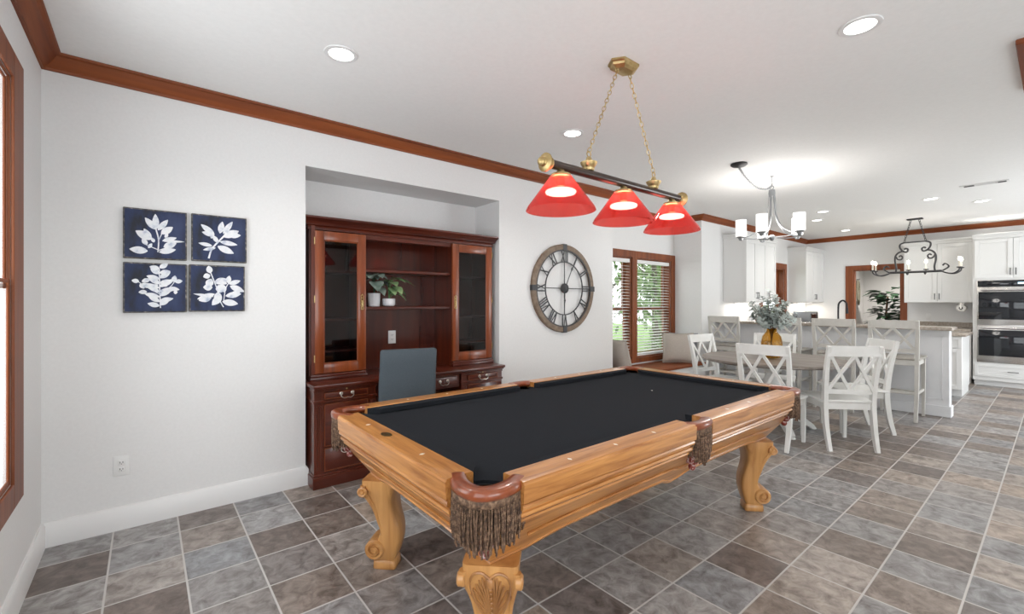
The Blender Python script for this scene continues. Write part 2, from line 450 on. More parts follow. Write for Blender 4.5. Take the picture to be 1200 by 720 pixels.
# ------------------------------------------------------------------ the room
NL, NR, NT, ND = 0.922, 2.748, 2.385, 3.99          # hutch niche
BL, BR, BD = 4.552, 6.756, 4.039                    # window bay
YO = 4.20                                           # outside of the deep wall
struct(MB().box((XL-0.15, YR-0.15, -0.12), (14.2, YO, 0)), 'floor', 'tile')
struct(MB().box((XL-0.15, YR-0.15, HC), (14.2, YO, HC+0.12)), 'ceiling', 'ceiling')
w = MB()
w.box((XL-0.15, YB, 0), (NL, YO, HC)); w.box((NL, YB, NT), (NR, YO, HC)); w.box((NL, ND, 0), (NR, YO, NT))
w.box((NR, YB, 0), (BL, YO, HC))
WZ0, WZ1 = 0.53, 2.035                              # bay window opening
w.box((BL, BD, 0), (BR, YO, WZ0)); w.box((BL, BD, WZ1), (BR, YO, HC))
w.box((BL, BD, WZ0), (BL+0.11, YO, WZ1)); w.box((BR-0.11, BD, WZ0), (BR, YO, WZ1)); w.box((5.59, BD+0.02, WZ0), (5.71, YO, WZ1))
w.box((BR, YB, 0), (BR+0.15, YO, HC))
KX0, KX1, KZ0, KZ1 = 9.0, 10.06, 1.05, 2.04         # kitchen window opening
w.box((BR+0.15, YB, 0), (KX0, YB+0.15, HC)); w.box((KX1, YB, 0), (XF+0.12, YB+0.15, HC))
w.box((KX0, YB, 0), (KX1, YB+0.15, KZ0)); w.box((KX0, YB, KZ1), (KX1, YB+0.15, HC))
struct(w, 'wall_back', 'wall')
w = MB()
LW0, LW1, LZ0, LZ1 = 1.55, 2.84, 0.58, 2.33          # left wall window opening
SW0, SW1, SZ0, SZ1 = -1.5, 0.95, 0.3, 2.33         # second left-wall window, beside the camera
w.box((XL-0.15, YR, 0), (XL, SW0, HC)); w.box((XL-0.15, SW1, 0), (XL, LW0, HC)); w.box((XL-0.15, SW0, 0), (XL, SW1, SZ0)); w.box((XL-0.15, SW0, SZ1), (XL, SW1, HC)); w.box((XL-0.15, LW1, 0), (XL, YB, HC))
w.box((XL-0.15, LW0, 0), (XL, LW1, LZ0)); w.box((XL-0.15, LW0, LZ1), (XL, LW1, HC))
struct(w, 'wall_left', 'wall')
w = MB()
DY0, DY1, DZ = 1.95, 2.705, 2.03                    # doorway in the far wall
w.box((XF, YR, 0), (XF+0.12, DY0, HC)); w.box((XF, DY1, 0), (XF+0.12, YB, HC)); w.box((XF, DY0, DZ), (XF+0.12, DY1, HC))
struct(w, 'wall_far', 'wall')
w = MB()
GL = ((-0.3, 2.1), (7.0, 9.8))  # openings added in the unseen wall to let the fill light in
xs = [XL-0.15]
for a, b in GL: xs += [a, b]
xs.append(14.2)
for i in range(0, len(xs), 2): w.box((xs[i], YR-0.15, 0), (xs[i+1], YR, HC))
for a, b in GL: w.box((a, YR-0.15, 2.2), (b, YR, HC))
struct(w, 'wall_right', 'wall')
# hall beyond the doorway
w = MB()
w.box((13.6, 0.4, 0), (13.7, YB, HC)); w.box((XF+0.12, 3.05, 0), (13.6, 3.15, HC)); w.box((XF+0.12, 0.4, 0), (13.6, 0.5, HC))
struct(w, 'wall_hall', 'greywall')

# crown moulding, one run round the room
prof = [(0, 2.655), (0.012, 2.655), (0.015, 2.668), (0.03, 2.678), (0.055, 2.706), (0.066, 2.722), (0.082, 2.728), (0.086, 2.739), (0, 2.739)]
cp = [(XL, YR), (XL, YB), (BL, YB), (BL, BD), (BR, BD), (BR, YB), (XF, YB), (XF, YR)]
def grain2(o, my):
    o.data.materials.append(M[my])
    for p in o.data.polygons:
        best = max(((o.data.vertices[a].co-o.data.vertices[b].co) for a, b in p.edge_keys), key=lambda v: v.length)
        if abs(best.y) > abs(best.x): p.material_index = 1
o = struct(sweep_plan(MB(), cp, prof, True), 'trim_1', 'cherry'); grain2(o, 'cherry_y')
# baseboards
bp_ = [(0, 0), (0.018, 0), (0.018, 0.118), (0.011, 0.132), (0.008, 0.138), (0, 0.138)]
struct(sweep_plan(MB(), [(XL, YR), (XL, YB), (NL, YB), (NL, ND)], bp_), 'baseboard_left', 'trimwhite')
struct(sweep_plan(MB(), [(NR, ND), (NR, YB), (BL, YB), (BL, 3.66)], bp_), 'baseboard_back', 'trimwhite')
struct(sweep_plan(MB(), [(BR, 3.66), (BR, YB), (7.35, YB)], bp_), 'baseboard_bay', 'trimwhite')

# windows ----------------------------------------------------------
def window(name, f, u0, u1, z0, z1, wm, cas, out, sash=0.045, meet=None, dd=0.075, proud=0.022, j=0.02, st=0.028):
    """f(u,z,d) -> world, d outward from the wall face; cas=(left,right,bottom,top) casing widths"""
    def bx(mb, ua, ub, za, zb, da, db):
        p = [f(ua, za, da), f(ub, zb, db)]
        mb.box([min(p[0][i], p[1][i]) for i in range(3)], [max(p[0][i], p[1][i]) for i in range(3)], 0.003, 1)
    mb = MB(); L_, R_, B_, T_ = cas
    if L_: bx(mb, u0-L_, u0, z0-B_, z1+T_, -proud, 0.0)
    if R_: bx(mb, u1, u1+R_, z0-B_, z1+T_, -proud, 0.0)
    if T_: bx(mb, u0, u1, z1, z1+T_, -proud, 0.0)
    if B_: bx(mb, u0, u1, z0-B_, z0, -proud, 0.0)
    bx(mb, u0, u0+j, z0, z1, 0, out); bx(mb, u1-j, u1, z0, z1, 0, out)
    bx(mb, u0+j, u1-j, z1-j, z1, 0, out); bx(mb, u0+j, u1-j, z0, z0+j, 0, out)
    root = struct(mb, name, wm)
    zm = meet if meet else (z0+z1)/2
    for (za, zb, d) in ((z0+j, zm+0.02, dd), (zm-0.02, z1-j, dd+st+0.002)):
        mb = MB(); s = sash
        bx(mb, u0+j, u0+j+s, za, zb, d, d+st); bx(mb, u1-j-s, u1-j, za, zb, d, d+st)
        bx(mb, u0+j+s, u1-j-s, za, za+s, d, d+st); bx(mb, u0+j+s, u1-j-s, zb-s*0.8, zb, d, d+st)
        so = mb.build('sash', wm, root)
        mb = MB(); bx(mb, u0+j+s-0.004, u1-j-s+0.004, za+s-0.004, zb-s*0.8+0.004, d+st*0.43, d+st*0.57)
        mb.build('pane', 'glass', so)
    return root
fl_ = lambda u, z, d: (XL-d, u, z)
window('window_1', fl_, LW0, LW1, LZ0, LZ1, 'cherry_z', (0.11, 0.19, 0.11, 0.11), 0.012, 0.02, meet=1.44, dd=0.001, proud=0.012, j=0.005, st=0.008)
window('window_7', fl_, SW0, SW1, SZ0, SZ1, 'cherry_z', (0.11, 0.11, 0.11, 0.11), 0.10, 0.045, dd=0.012)
fb_ = lambda u, z, d: (u, BD+d, z)
window('window_2', fb_, BL+0.11, 5.59, WZ0, WZ1, 'cherry_z', (0.105, 0.06, 0.07, 0.1), 0.15, 0.05, meet=1.27)
window('window_3', fb_, 5.71, BR-0.11, WZ0, WZ1, 'cherry_z', (0.06, 0.105, 0.07, 0.1), 0.15, 0.05, meet=1.27)
fk_ = lambda u, z, d: (u, YB+d, z)
window('window_4', fk_, KX0, KX1, KZ0, KZ1, 'cherry_z', (0.11, 0.11, 0.11, 0.11), 0.14, 0.05)
for i, (a, b) in enumerate(GL):
    mb = MB()
    for (p, q) in (((a, YR-0.12, 0), (a+0.07, YR-0.04, 2.2)), ((b-0.07, YR-0.12, 0), (b, YR-0.04, 2.2)), ((a, YR-0.12, 2.13), (b, YR-0.04, 2.2)), ((a, YR-0.12, 0), (b, YR-0.04, 0.08)), (((a+b)/2-0.05, YR-0.12, 0), ((a+b)/2+0.05, YR-0.04, 2.2))):
        mb.box(p, q)
    r = struct(mb, 'window_%d' % (5+i), 'trimwhite')  # frames for the added openings, out of view
    MB().box((a+0.07, YR-0.09, 0.08), (b-0.07, YR-0.085, 2.13)).build('pane', 'glass', r)

# doorway casing
mb = MB()
for (p, q) in (((XF-0.022, DY0-0.09, 0), (XF, DY0, DZ+0.09)), ((XF-0.022, DY1, 0), (XF, DY1+0.13, DZ+0.09)), ((XF-0.022, DY0, DZ), (XF, DY1, DZ+0.09)),
               ((XF, DY0, 0), (XF+0.12, DY0+0.018, DZ)), ((XF, DY1-0.018, 0), (XF+0.12, DY1, DZ)), ((XF, DY0, DZ-0.018), (XF+0.12, DY1, DZ))):
    mb.box(p, q, 0.003, 1)
struct(mb, 'door_1', 'cherry_z')

# window blinds: open wooden slats between the casings
def blind(x0, x1, label):
    t = thing('window_blind', ((x0+x1)/2, BD+0.035, WZ0+0.022), label, 'blind', group='white slatted blinds in the window bay')
    hw = (x1-x0)/2-0.024; hh = WZ1-WZ0-0.045
    MB().box((-hw, -0.028, hh-0.055), (hw, 0.028, hh), 0.004, 1).build('headrail', 'slat', t)
    mb = MB(); n = int((hh-0.09)/0.044)
    for i in range(n):
        z = 0.035+i*0.044
        mb.hexa([(-hw, -0.024, z-0.006), (hw, -0.024, z-0.006), (hw, 0.024, z+0.003), (-hw, 0.024, z+0.003)],
                [(-hw, -0.024, z-0.003), (hw, -0.024, z-0.003), (hw, 0.024, z+0.006), (-hw, 0.024, z+0.006)])
    mb.build('slats', 'slat', t)
    MB().box((-hw, -0.026, 0.0), (hw, 0.026, 0.02), 0.003, 1).build('bottom_rail', 'slat', t)
    mb = MB()
    for x in (-hw*0.6, hw*0.6):
        mb.cyl((x, -0.026, 0.01), (x, -0.026, hh-0.03), 0.0015, n=5)
    mb.build('cord', 'slat', t)
blind(BL+0.11, 5.59, 'white slatted blind in the left-hand window, beside the clock wall')
blind(5.71, BR-0.11, 'white slatted blind in the right-hand window, behind the beige pillow')

# ceiling fittings --------------------------------------------------
spots = [((0.837, 2.52), 'round recessed ceiling light above the four navy pictures', 1),
         ((2.752, 0.631), 'round recessed ceiling light nearest the camera, right of the red lamp chain', 1),
         ((2.684, 2.509), 'round recessed ceiling light just left of the red lamp chain', 1),
         ((7.924, 2.272), 'recessed ceiling light right beside the frosted glass chandelier, nearer of that pair', 0.6),
         ((8.664, 2.569), 'recessed ceiling light beside the frosted glass chandelier, farther of that pair', 0.6),
         ((10.308, 2.588), 'recessed ceiling light above the wood-cased doorway', 0.6),
         ((8.055, 1.09), 'recessed ceiling light above the iron candle chandelier', 0.6),
         ((8.759, 0.676), 'recessed ceiling light below the white ceiling vent', 0.6),
         ((10.697, 0.667), 'recessed ceiling light nearest the double oven cabinet', 0.6)]
def downlight(xy, label, p, grp='recessed ceiling lights'):
    t = thing('ceiling_light', (xy[0], xy[1], HC), label, 'ceiling light', group=grp)
    MB().lathe([(0.066, -0.0005), (0.066, -0.006), (0.075, -0.009), (0.088, -0.006), (0.09, -0.0005)], 32).build('trim_ring', 'trimwhite', t)
    MB().lathe([(0.066, -0.004), (0.066, -0.0015)], 32).build('lens', 'lens', t)
    l = bpy.data.lights.new('downlight', 'SPOT'); l.energy = 26*p; l.spot_size = 2.5; l.spot_blend = 0.7; l.shadow_soft_size = 0.06; l.color = (1, 0.96, 0.9)
    o = bpy.data.objects.new('downlight', l); o.location = (0, 0, -0.02); o.parent = t; COL.objects.link(o)
for a in spots: downlight(*a)
downlight((4.6, -1.0), 'added unseen ceiling fill light by the right-hand wall, nearer the ceiling hatch', 1.5)  # added out of view to brighten the middle of the room
downlight((6.3, -1.0), 'added unseen ceiling fill light by the right-hand wall, farther from the ceiling hatch', 1.5)  # second added fill light, also out of view
downlight((12.3, 1.9), 'added unseen ceiling light brightening the hall beyond the doorway', 11)  # added source, out of view, to light up the hall

t = thing('ceiling_vent', (7.505, 0.56, HC), 'long white air vent in the ceiling with dark slots', 'vent')
MB().box((-0.06, -0.2, -0.008), (0.06, 0.2, -0.0005), 0.003, 1).build('frame', 'trimwhite', t)
for y in (-0.155, 0.1):
    mb = MB()
    mb.box((-0.035, y-0.02, -0.010), (0.035, y+0.065, -0.0075))
    mb.build('opening', 'slot', t)
mb = MB()
for i in range(5): mb.box((-0.035+i*0.016, -0.11, -0.011), (-0.029+i*0.016, 0.07, -0.0075))
mb.build('slats', 'trimwhite', t)

t = thing('attic_hatch', (3.96, -0.25, HC), 'wood-trimmed hatch in the ceiling at the right edge', 'hatch')
mb = MB()
for (p, q) in (((-0.43, 0.31, -0.03), (0.43, 0.40, -0.0005)), ((-0.43, -0.40, -0.03), (0.43, -0.31, -0.0005)), ((-0.43, -0.31, -0.03), (-0.34, 0.31, -0.0005)), ((0.34, -0.31, -0.03), (0.43, 0.31, -0.0005))):
    mb.box(p, q, 0.004, 1)
mb.build('frame', 'cherry', t)
MB().box((-0.34, -0.31, -0.012), (0.34, 0.31, -0.0005)).build('panel', 'trimwhite', t)

# ------------------------------------------------------------------ garden seen through the windows
struct(MB().box((-14, 4.3, -0.5), (30, 40, -0.35)), 'ground', 'lawn')
def tree(loc, h, r, label, seed, n=1500, trunk=0.12):
    rnd = random.Random(seed)
    t = thing('garden_tree', loc, label, 'tree', group='trees in the garden')
    mb = MB(); mb.tube(spline([(0, 0, 0), (0.05, 0.03, h*0.3), (-0.05, 0, h*0.6), (0, 0, h*0.85)], 4), [trunk*(1-0.04*i) for i in range(13)], 8)
    for i in range(6):
        a = i*1.1; z = h*(0.35+0.07*i)
        mb.tube([(0, 0, z), (math.cos(a)*r*0.3, math.sin(a)*r*0.3, z+h*0.1), (math.cos(a)*r*0.7, math.sin(a)*r*0.7, z+h*0.18)], [trunk*0.4, trunk*0.25, trunk*0.1], 6)
    mb.build('trunk', 'bark', t)
    mb = MB()
    cl = [(rnd.uniform(-0.6, 0.6)*r, rnd.uniform(-0.6, 0.6)*r, h*rnd.uniform(0.35, 0.95), r*rnd.uniform(0.3, 0.55)) for _ in range(16)]
    for i in range(n):
        c = cl[i % 16]
        v = Vector((rnd.gauss(0, 1), rnd.gauss(0, 1), rnd.gauss(0, 0.8))).normalized()*c[3]*rnd.uniform(0.6, 1.05)
        p = Vector(c[:3])+v; d = (v.normalized()+Vector((rnd.uniform(-.7, .7), rnd.uniform(-.7, .7), -0.3))).normalized()
        mb.leaf(p, d, (0, 0, 1), 0.22, 0.13, 0.3, 2)
    mb.build('foliage', 'bush', t)
tree((12.6, 8.2, -0.35), 5.2, 2.1, 'leafy tree outside, seen through the right-hand bay window', 1)
tree((17.6, 11.2, -0.35), 6.2, 2.6, 'leafy tree farther out, at the right of the bay window view', 2)
tree((9.0, 7.4, -0.35), 4.8, 1.6, 'leafy tree outside, seen through the left-hand bay window', 3)
tree((-5.2, 6.8, -0.35), 4.4, 1.8, 'leafy tree outside the window in the left wall', 4)
tree((17.0, 5.9, -0.35), 4.4, 1.2, 'leafy tree outside the kitchen window', 5)
def shrub(loc, r, label, seed):
    rnd = random.Random(seed)
    t = thing('garden_shrub', loc, label, 'shrub', group='shrubs on the lawn')
    mb = MB()
    for i in range(7): mb.tube([(0, 0, 0), (rnd.uniform(-.3, .3)*r, rnd.uniform(-.3, .3)*r, r*0.8)], [0.02, 0.008], 5)
    mb.build('stem', 'bark', t)
    mb = MB()
    for i in range(420):
        v = Vector((rnd.gauss(0, 1), rnd.gauss(0, 1), rnd.gauss(0, 1))).normalized()*r*rnd.uniform(0.55, 1)
        mb.leaf((v.x, v.y, v.z*0.7+r*0.75), v+Vector((0, 0, 0.2)), (0, 0, 1), 0.16, 0.09, 0.3, 2)
    mb.build('foliage', 'bush', t)
shrub((10.4, 6.3, -0.35), 0.6, 'low round shrub outside the right-hand bay window', 11)
shrub((14.6, 7.0, -0.35), 0.7, 'round shrub at the right of the bay window view', 12)

# ------------------------------------------------------------------ pool table
T = thing('pool_table', (2.035, 1.752, 0), 'oak pool table with black cloth, carved scroll legs and fringed leather pockets', 'pool table')
HX, HY = 1.30, 0.695
TOP = 0.80
# slate bed under black cloth, cut round the six pockets
def bed_outline():
    ins = 0.10; r = 0.098; k = 0.085
    dx = math.sqrt(r*r-(ins-k)**2)
    pts = []
    a0 = math.atan2(dx, ins-k)                       # angle of the cut on the inset line
    for (sx, sy) in ((-1, -1), (1, -1), (1, 1), (-1, 1)):
        cx, cy = sx*(HX-k), sy*(HY-k)
        arc_ = [(cx-sx*r*math.cos(a), cy-sy*r*math.sin(a)) for a in [a0+(PI/2-2*a0)*i/10 for i in range(11)]]
        # a0 gives the point on the x-inset line (short side), the other end lies on the long side
        if sx*sy < 0: arc_.reverse()
        if (sx, sy) == (1, -1):                       # side pocket on the -y side before this corner
            pts += [(0.062*math.cos(a), -(HY-0.06)+0.062*math.sin(a)) for a in [PI*(1-i/10) for i in range(11)] if True]
        if (sx, sy) == (-1, 1):
            pts += [(0.062*math.cos(a), (HY-0.06)-0.062*math.sin(a)) for a in [PI*i/10 for i in range(11)]]
        pts += arc_
    return pts
bo = bed_outline()
MB().prism(bo, lambda u, v, d: (u, v, d), 0.725, 0.765).build('playing_cloth', 'cloth', T)

# rails: moulded oak, six lengths, with ivory sights
RP = [(0.002, 0.730), (0.0, 0.788), (0.005, 0.794), (0.005, 0.798), (0.012, 0.80), (0.103, 0.80), (0.107, 0.796), (0.107, 0.70), (0.045, 0.655), (0.030, 0.657), (0.026, 0.664), (0.028, 0.672), (0.020, 0.675), (0.013, 0.684), (0.015, 0.694), (0.021, 0.697), (0.020, 0.702), (0.008, 0.707), (0.005, 0.716), (0.008, 0.724), (0.014, 0.727), (0.013, 0.730)]
def rail(side, a, b, m):
    # side: outward normal; runs from a to b along the other axis
    def f(u, v, d):
        if side[0]: return (side[0]*(HX-u), d, v)
        return (d, side[1]*(HY-u), v)
    r = MB().prism(RP, f, a, b).build('rail', m, T, sharp=0.5)
    L = b-a
    for k in (0.25, 0.5, 0.75):
        c = a+L*k
        mb = MB(); p = 0.055
        q = [f(p-0.012, TOP, c), f(p, TOP, c+0.007), f(p+0.012, TOP, c), f(p, TOP, c-0.007)]
        mb.hexa([(x, y, z-0.002) for x, y, z in q], [(x, y, z+0.0006) for x, y, z in q])
        if side[0] == -1 and k == 0.5: 
            mb.bm.free(); continue
        mb.build('sight', 'ivory', r)
    # cushion
    return f
CX, CY = HX-0.178, HY-0.178
for sy in (-1, 1):
    for a, b, e0, e1 in ((-CX, -0.075, 0.055, 0.018), (0.075, CX, 0.018, 0.055)):
        f = rail((0, sy), a, b, 'oak_x')
        lo = [f(0.106, 0.758, a), f(0.106, 0.758, b), f(0.152, 0.768, b-e1), f(0.152, 0.768, a+e0)]
        hi = [f(0.106, 0.7965, a), f(0.106, 0.7965, b), f(0.155, 0.792, b-e1), f(0.155, 0.792, a+e0)]
        MB().hexa(lo, hi).build('cushion', 'cloth', T)
for sx in (-1, 1):
    f = rail((sx, 0), -CY, CY, 'oak_y')
    lo = [f(0.106, 0.758, -CY), f(0.106, 0.758, CY), f(0.152, 0.768, CY-0.055), f(0.152, 0.768, -CY+0.055)]
    hi = [f(0.106, 0.7965, -CY), f(0.106, 0.7965, CY), f(0.155, 0.792, CY-0.055), f(0.155, 0.792, -CY+0.055)]
    MB().hexa(lo, hi).build('cushion', 'cloth', T)
# oval plate on the head rail, white spot on the cloth
mb = MB(); rs = []
for z, k in ((0.7995, 1), (0.8015, 1), (0.8022, 0.85)):
    rs.append([(-HX+0.055+0.02*k*math.cos(a), 0.06+0.036*k*math.sin(a), z) for a in [2*PI*i/24 for i in range(24)]])
mb.rings(rs).build('nameplate', 'plate', T)
MB().lathe([(0.007, 0.7648), (0.007, 0.7655)], 12, c=(0.62, 0, 0)).build('spot', 'ivory', T)

# cabinet: four tapering aprons meeting in mitred corners, arched along the bottom
ZT, ZB0 = 0.672, 0.458
def inset(z): return 0.03+(ZT-z)/(ZT-ZB0)*0.155
def apron(axis, sgn, m):
    half_t = (HX if axis == 'x' else HY)
    def P(t, z, th):
        i = inset(z)+th
        lim = half_t-i
        u = max(-lim, min(lim, t*lim))
        return (u, sgn*(HY-i), z) if axis == 'x' else (sgn*(HX-i), u, z)
    def bot(t):
        a = abs(t)
        if axis == 'x':
            if a > 0.86: return ZB0
            if a > 0.62: return ZB0+0.034*math.sin(PI/2*(0.86-a)/0.24)
            if a > 0.10: return ZB0+0.034+0.004*math.sin(PI*(0.62-a)/0.52)
            return ZB0-0.002+0.036*(a/0.10)**1.5
        if a > 0.78: return ZB0
        return ZB0+0.036*math.sin(PI/2*min(1, (0.78-a)/0.4))
    ts = [-1+2*i/80 for i in range(81)]
    mb = MB(); rs = []
    for t in ts:
        b = bot(t)
        rs.append([P(t, ZT, 0), P(t, b+0.018, 0), P(t, b+0.014, -0.006), P(t, b+0.004, -0.006), P(t, b, 0), P(t, b, 0.03), P(t, ZT, 0.03)])
    mb.rings(rs)
    o = mb.build('apron', m, T, sharp=0.5)
    # a scratched-in line that echoes the bottom edge
    mb = MB()
    mb.strip([P(t, bot(t)*0.55+ZT*0.45, -0.0025) for t in ts[6:-6]], (0, 0, 1), 0.005, 0.006)
    mb.strip([P(t, bot(t)*0.5+ZT*0.5, -0.0025) for t in ts[6:-6]], (0, 0, 1), 0.003, 0.006)
    mb.build('bead', m, o)
for s in (-1, 1):
    apron('x', s, 'oak_x'); apron('y', s, 'oak_y')
mb = MB(); ci, cz = 0.22, 0.50
mb.box((-HX+ci, -HY+ci, cz), (HX-ci, HY-ci, 0.72))
mb.build('frame', 'oak_x', T)

# scroll legs: built once facing +u (outward), u to the diagonal
def leg(px, py, ang):
    mb = MB()
    sec = [(0.0, -0.055, 0.055, 0.046), (0.006, -0.059, 0.059, 0.05), (0.04, -0.057, 0.057, 0.05), (0.046, -0.05, 0.045, 0.045),
           (0.06, -0.058, 0.045, 0.05), (0.105, -0.072, 0.05, 0.055), (0.15, -0.082, 0.036, 0.058), (0.185, -0.083, 0.020, 0.060), (0.215, -0.080, 0.022, 0.062), (0.24, -0.073, 0.030, 0.064),
           (0.27, -0.063, 0.038, 0.067), (0.30, -0.055, 0.046, 0.070), (0.33, -0.050, 0.055, 0.076), (0.36, -0.050, 0.068, 0.082), (0.40, -0.057, 0.090, 0.092), (0.435, -0.068, 0.10, 0.097), (0.468, -0.07, 0.10, 0.097)]
    rs = []
    for z, a, b, h in sec:
        c = 0.012 if z < 0.05 else 0.018
        ring = []
        for (sx, sy) in ((1, 1), (-1, 1), (-1, -1), (1, -1)):
            for q in ((0, 1, 2) if (sx*sy > 0) else (2, 1, 0)):
                an = q*PI/4
                ex = (b if sx > 0 else a); cx = ex-sx*c; cy = sy*(h-c)
                ring.append((cx+sx*c*math.cos(an), cy+sy*c*math.sin(an), z))
        rs.append(ring)
    mb.rings(rs)
    L = mb.build('leg', 'oak_z', T, sharp=0.9)
    L.location = (px, py, 0); L.rotation_euler = (0, 0, ang)
    # rolled foot scroll
    mb = MB()
    pr = [(0.002, -0.070), (0.014, -0.070), (0.018, -0.064), (0.02, -0.058), (0.030, -0.058), (0.034, -0.066), (0.044, -0.067), (0.05, -0.06), (0.051, 0), (0.05, 0.06), (0.044, 0.067), (0.034, 0.066), (0.030, 0.058), (0.02, 0.058), (0.018, 0.064), (0.014, 0.070), (0.002, 0.070)]
    mb.lathe(pr, 24, c=(0.046, 0, 0.105), axis='y')
    for s in (-1, 1):
        sp = []
        for i in range(40):
            a = i/39*2.6*PI; r = 0.012+0.030*i/39
            sp.append((0.046+r*math.cos(a+1.2), s*0.0635, 0.105+r*math.sin(a+1.2)))
        mb.tube(sp, 0.0045, 6)
    mb.build('scroll', 'oak_z', L)
    # beaded side volutes running down the front edges
    def ip(z, c):
        for i in range(len(sec)-1):
            if sec[i][0] <= z <= sec[i+1][0]:
                k = (z-sec[i][0])/(sec[i+1][0]-sec[i][0]); return sec[i][c]*(1-k)+sec[i+1][c]*k
        return sec[-1][c]
    mb = MB()
    for s in (-1, 1):
        zz = [0.445-0.0125*i for i in range(22)]
        mb.tube([(ip(z, 2)-0.012, s*(ip(z, 3)-0.006), z) for z in zz], [0.017-0.0005*i for i in range(22)], 8)
        mb.lathe([(0.004, s*0.086), (0.022, s*0.086), (0.026, s*0.090), (0.026, s*0.108), (0.020, s*0.113), (0.012, s*0.110), (0.010, s*0.114), (0.003, s*0.115)], 18, c=(ip(0.415, 2)-0.006, 0, 0.415), axis='y')
    mb.build('volute', 'oak_z', L)
    # shell carving on the knee
    mb = MB()
    def fr(z):                                        # front face of the leg
        for i in range(len(sec)-1):
            if sec[i][0] <= z <= sec[i+1][0]:
                k = (z-sec[i][0])/(sec[i+1][0]-sec[i][0]); return sec[i][2]*(1-k)+sec[i+1][2]*k
        return 0.1
    for s in (-1, 1):
        for k in range(6):
            w = 0.010+0.0115*k; zt = 0.43-0.006*k*k*0.55
            pts = []
            for i in range(9):
                q = i/8; z = 0.215+0.004*k+(zt-0.215-0.004*k)*q
                y = s*(0.004+(w)*(q**1.3)*(1.0+0.12*math.sin(PI*q)))
                pts.append((fr(z)+0.001, y, z))
            mb.tube(pts, [0.0025]+[0.0046]*6+[0.0055, 0.0035], 6)
        mb.tube(spline([(fr(0.43)+0.002, s*0.0, 0.425), (fr(0.44)+0.002, s*0.03, 0.445), (fr(0.42)+0.002, s*0.062, 0.43), (fr(0.37)+0.002, s*0.068, 0.375), (fr(0.29)+0.002, s*0.045, 0.29), (fr(0.21)+0.002, s*0.006, 0.21)], 5), 0.005, 6)
    mb.ball((fr(0.41)+0.004, 0, 0.408), 0.017, 12, 8, (0.6, 0.85, 1.25))
    for i in range(7): mb.ball((fr(0.375-i*0.02)+0.003, 0, 0.375-i*0.021), 0.006, 8, 6)
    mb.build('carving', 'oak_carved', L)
for sx in (-1, 1):
    for sy in (-1, 1):
        leg(sx*1.065, sy*0.46, math.atan2(sy, sx))

